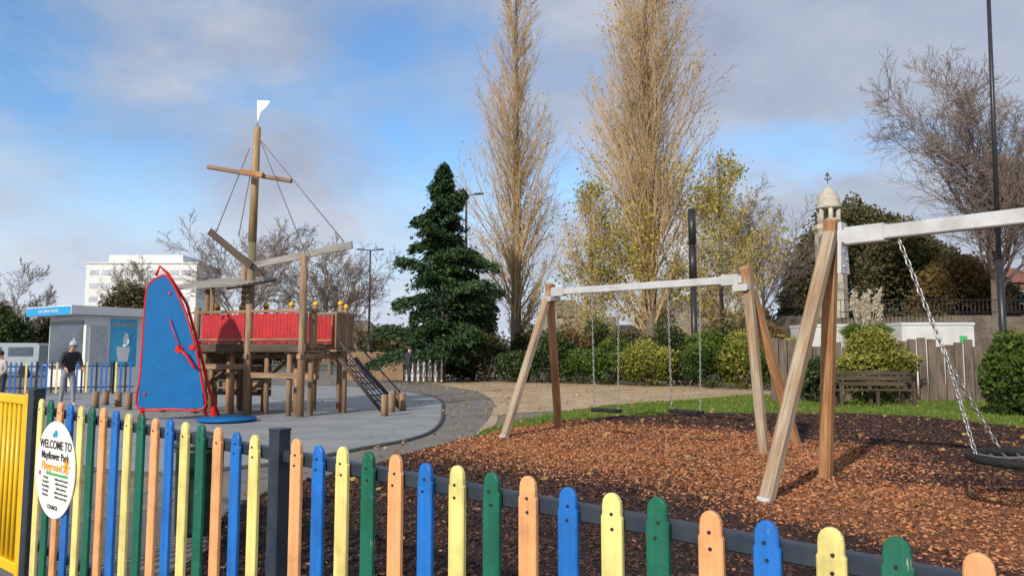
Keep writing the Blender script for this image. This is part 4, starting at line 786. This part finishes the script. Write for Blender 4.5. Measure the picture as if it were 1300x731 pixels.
# ------------------------------------------------------------ people
def person(label,loc,rz,hgt,mats,joints,hat=None):
    s=hgt/1.75; root=thing('person',label,'person',loc); names=list(joints); idx={n_:i for i,n_ in enumerate(names)}
    me=bpy.data.meshes.new('p'); E=[('pelvis','waist'),('waist','chest'),('chest','neck'),('neck','head'),('head','crown')]
    for q in 'lr': E+=[('chest','sh'+q),('sh'+q,'el'+q),('el'+q,'wr'+q),('wr'+q,'ha'+q),('pelvis','hi'+q),('hi'+q,'kn'+q),('kn'+q,'an'+q),('an'+q,'to'+q)]
    me.from_pydata([tuple(x_*s for x_ in joints[n_][0]) for n_ in names],[(idx[a],idx[b]) for a,b in E],[])
    o=bpy.data.objects.new('p',me); COL.objects.link(o); md=o.modifiers.new('s','SKIN')
    for i,n_ in enumerate(names): me.skin_vertices[0].data[i].radius=(joints[n_][1]*s,)*2; me.skin_vertices[0].data[i].use_root=(n_=='pelvis')
    o.modifiers.new('b','SUBSURF').levels=2; dg=bpy.context.evaluated_depsgraph_get(); m2=bpy.data.meshes.new_from_object(o.evaluated_get(dg)); bpy.data.objects.remove(o)
    bones=[]
    def mt(a,b):
        if 'an' in b or 'kn' in b or 'hi' in b: return 1
        if b[:2]=='to': return 2
        if b[:2]=='ha' or b in('head','crown'): return 3
        return 0
    for a,b in E: bones.append((V(joints[a][0])*s,V(joints[b][0])*s,mt(a,b)))
    m2.materials.clear()
    for m_ in mats: m2.materials.append(m_)
    for p in m2.polygons:
        c=p.center; best=9;bi=0
        for a,b,k_ in bones:
            d=b-a; t_=max(0,min(1,(c-a).dot(d)/d.length_squared)); q=(c-a-d*t_).length
            if q<best: best=q;bi=k_
        if c.z<.80*s and bi==0 and abs(c.x)<.16*s: bi=1
        p.material_index=bi; p.use_smooth=True
    linkmesh('body',m2,root); root.rotation_euler=(0,0,rz)
    h=V(joints['head'][0])*s; cr=V(joints['crown'][0])*s; up=(cr-h).normalized(); org0=ORG[root.name]
    mb=MB(); fc=(h+cr)/2; fw=V((0,-1,0)); fw=(fw-up*fw.dot(up)).normalized()
    for sx_ in (-1,1): c=org0+fc+fw*.095*s+V((sx_*.033*s,0,0))-up*.01; mb.ell(c,.011,.008,.008,6,4)
    mb.build('eyes',m_ink,root)
    mb=MB(); c=org0+fc+fw*.105*s-up*.04*s; mb.ell(c,.012,.018,.022,6,4)
    for sx_ in (-1,1): mb.ell(org0+fc+V((sx_*.092*s,0,-.02)),.012,.02,.03,6,4)
    mb.build('face_features',mats[3],root)
    if hat:
        mb=MB(); c=org0+fc+up*.035*s; mb.lathe(c,[(.106*s,-.02),(.112*s,.02),(.105*s,.06),(.075*s,.105),(.02,.125)],14)
        if hat[1]: mb.ell(c+V((0,0,.15)),.04,.04,.04,8,6)
        mb.build('hat' if hat[1] else 'hair',hat[0],root)
    for q in 'lr':
        w_=V(joints['wr'+q][0])*s; ha=V(joints['ha'+q][0])*s; d=(ha-w_).normalized(); e=V((0,1,0)); e=(e-d*e.dot(d)).normalized(); mb=MB()
        for i in range(4): b0=org0+ha+e*(i-1.5)*.02; l=(.062,.072,.068,.05)[i]; mb.path([b0,b0+d*l*.5,b0+d*l*.95+V((0,-.01,0))],[.010,.009,.006],6)
        mb.path([org0+w_.lerp(ha,.4)-e*.025,org0+w_.lerp(ha,.8)-e*.055,org0+ha-e*.055+d*.02],[.012,.010,.007],6); mb.build('fingers',mats[3],root)
    return root
m_skin=M('skin',(.55,.33,.24),(.5,.3,.21),.6); m_jk=M('black_jacket',(.012,.012,.015),(.03,.03,.035),.7,8,.4); m_tr=M('grey_trousers',(.30,.31,.33),(.22,.22,.24),.8,8,.3); m_shoe=M('shoes',(.5,.5,.5),(.3,.3,.3),.6); m_hat=M('knit_hat',(.38,.43,.48),(.5,.53,.56),.9,20,.4); m_hair=M('dark_hair',(.02,.015,.01),(.04,.03,.02),.7,20); m_jean=M('dark_trousers',(.02,.025,.04),(.04,.045,.06),.8); m_pale=M('pale_coat',(.5,.46,.44),(.4,.36,.34),.8)
def J(lean=0,step=.0,arm=.0):
    j=dict(pelvis=((0,0,.95),.135),waist=((0,-lean*.3,1.10),.13),chest=((0,-lean*.8,1.34),.15),neck=((0,-lean*1.25,1.50),.058),head=((0,-lean*1.5-.015,1.57),.082),crown=((0,-lean*1.9-.02,1.71),.078))
    for q,sx_ in (('l',1),('r',-1)):
        j['sh'+q]=((sx_*.19,-lean,1.41),.075); j['el'+q]=((sx_*.25,-lean*.8-arm*.08+.03,1.14),.055); j['wr'+q]=((sx_*.22,-lean*.7-arm*.28,.95+arm*.1),.036); j['ha'+q]=((sx_*.21,-lean*.7-arm*.36,.88+arm*.1),.034)
        j['hi'+q]=((sx_*.095,0,.88),.10); j['kn'+q]=((sx_*.105,-sx_*step*.5-.02,.49),.068); j['an'+q]=((sx_*.11,-sx_*step,.085),.045); j['to'+q]=((sx_*.12,-sx_*step-.16,.04),.038)
    return j
person('person in black jacket, grey trousers and pale knitted hat looking down near the kiosk',(XX(88,20.5),20.5,0),.9,1.78,[m_jk,m_tr,m_shoe,m_skin],J(.15,.14,1),hat=(m_hat,True))
person('person in pale coat and dark trousers at the extreme left edge',(XX(5,22),22,0),-.4,1.5,[m_pale,m_jean,m_shoe,m_skin],J(.05,.1,.5),hat=(m_hair,False))
person('distant person in black coat standing by the black and white pickets',(XX(519,35),35,0),2.6,1.75,[m_jk,m_jean,m_shoe,m_skin],J(.03,.2,.2),hat=(m_hair,False))
print('done')
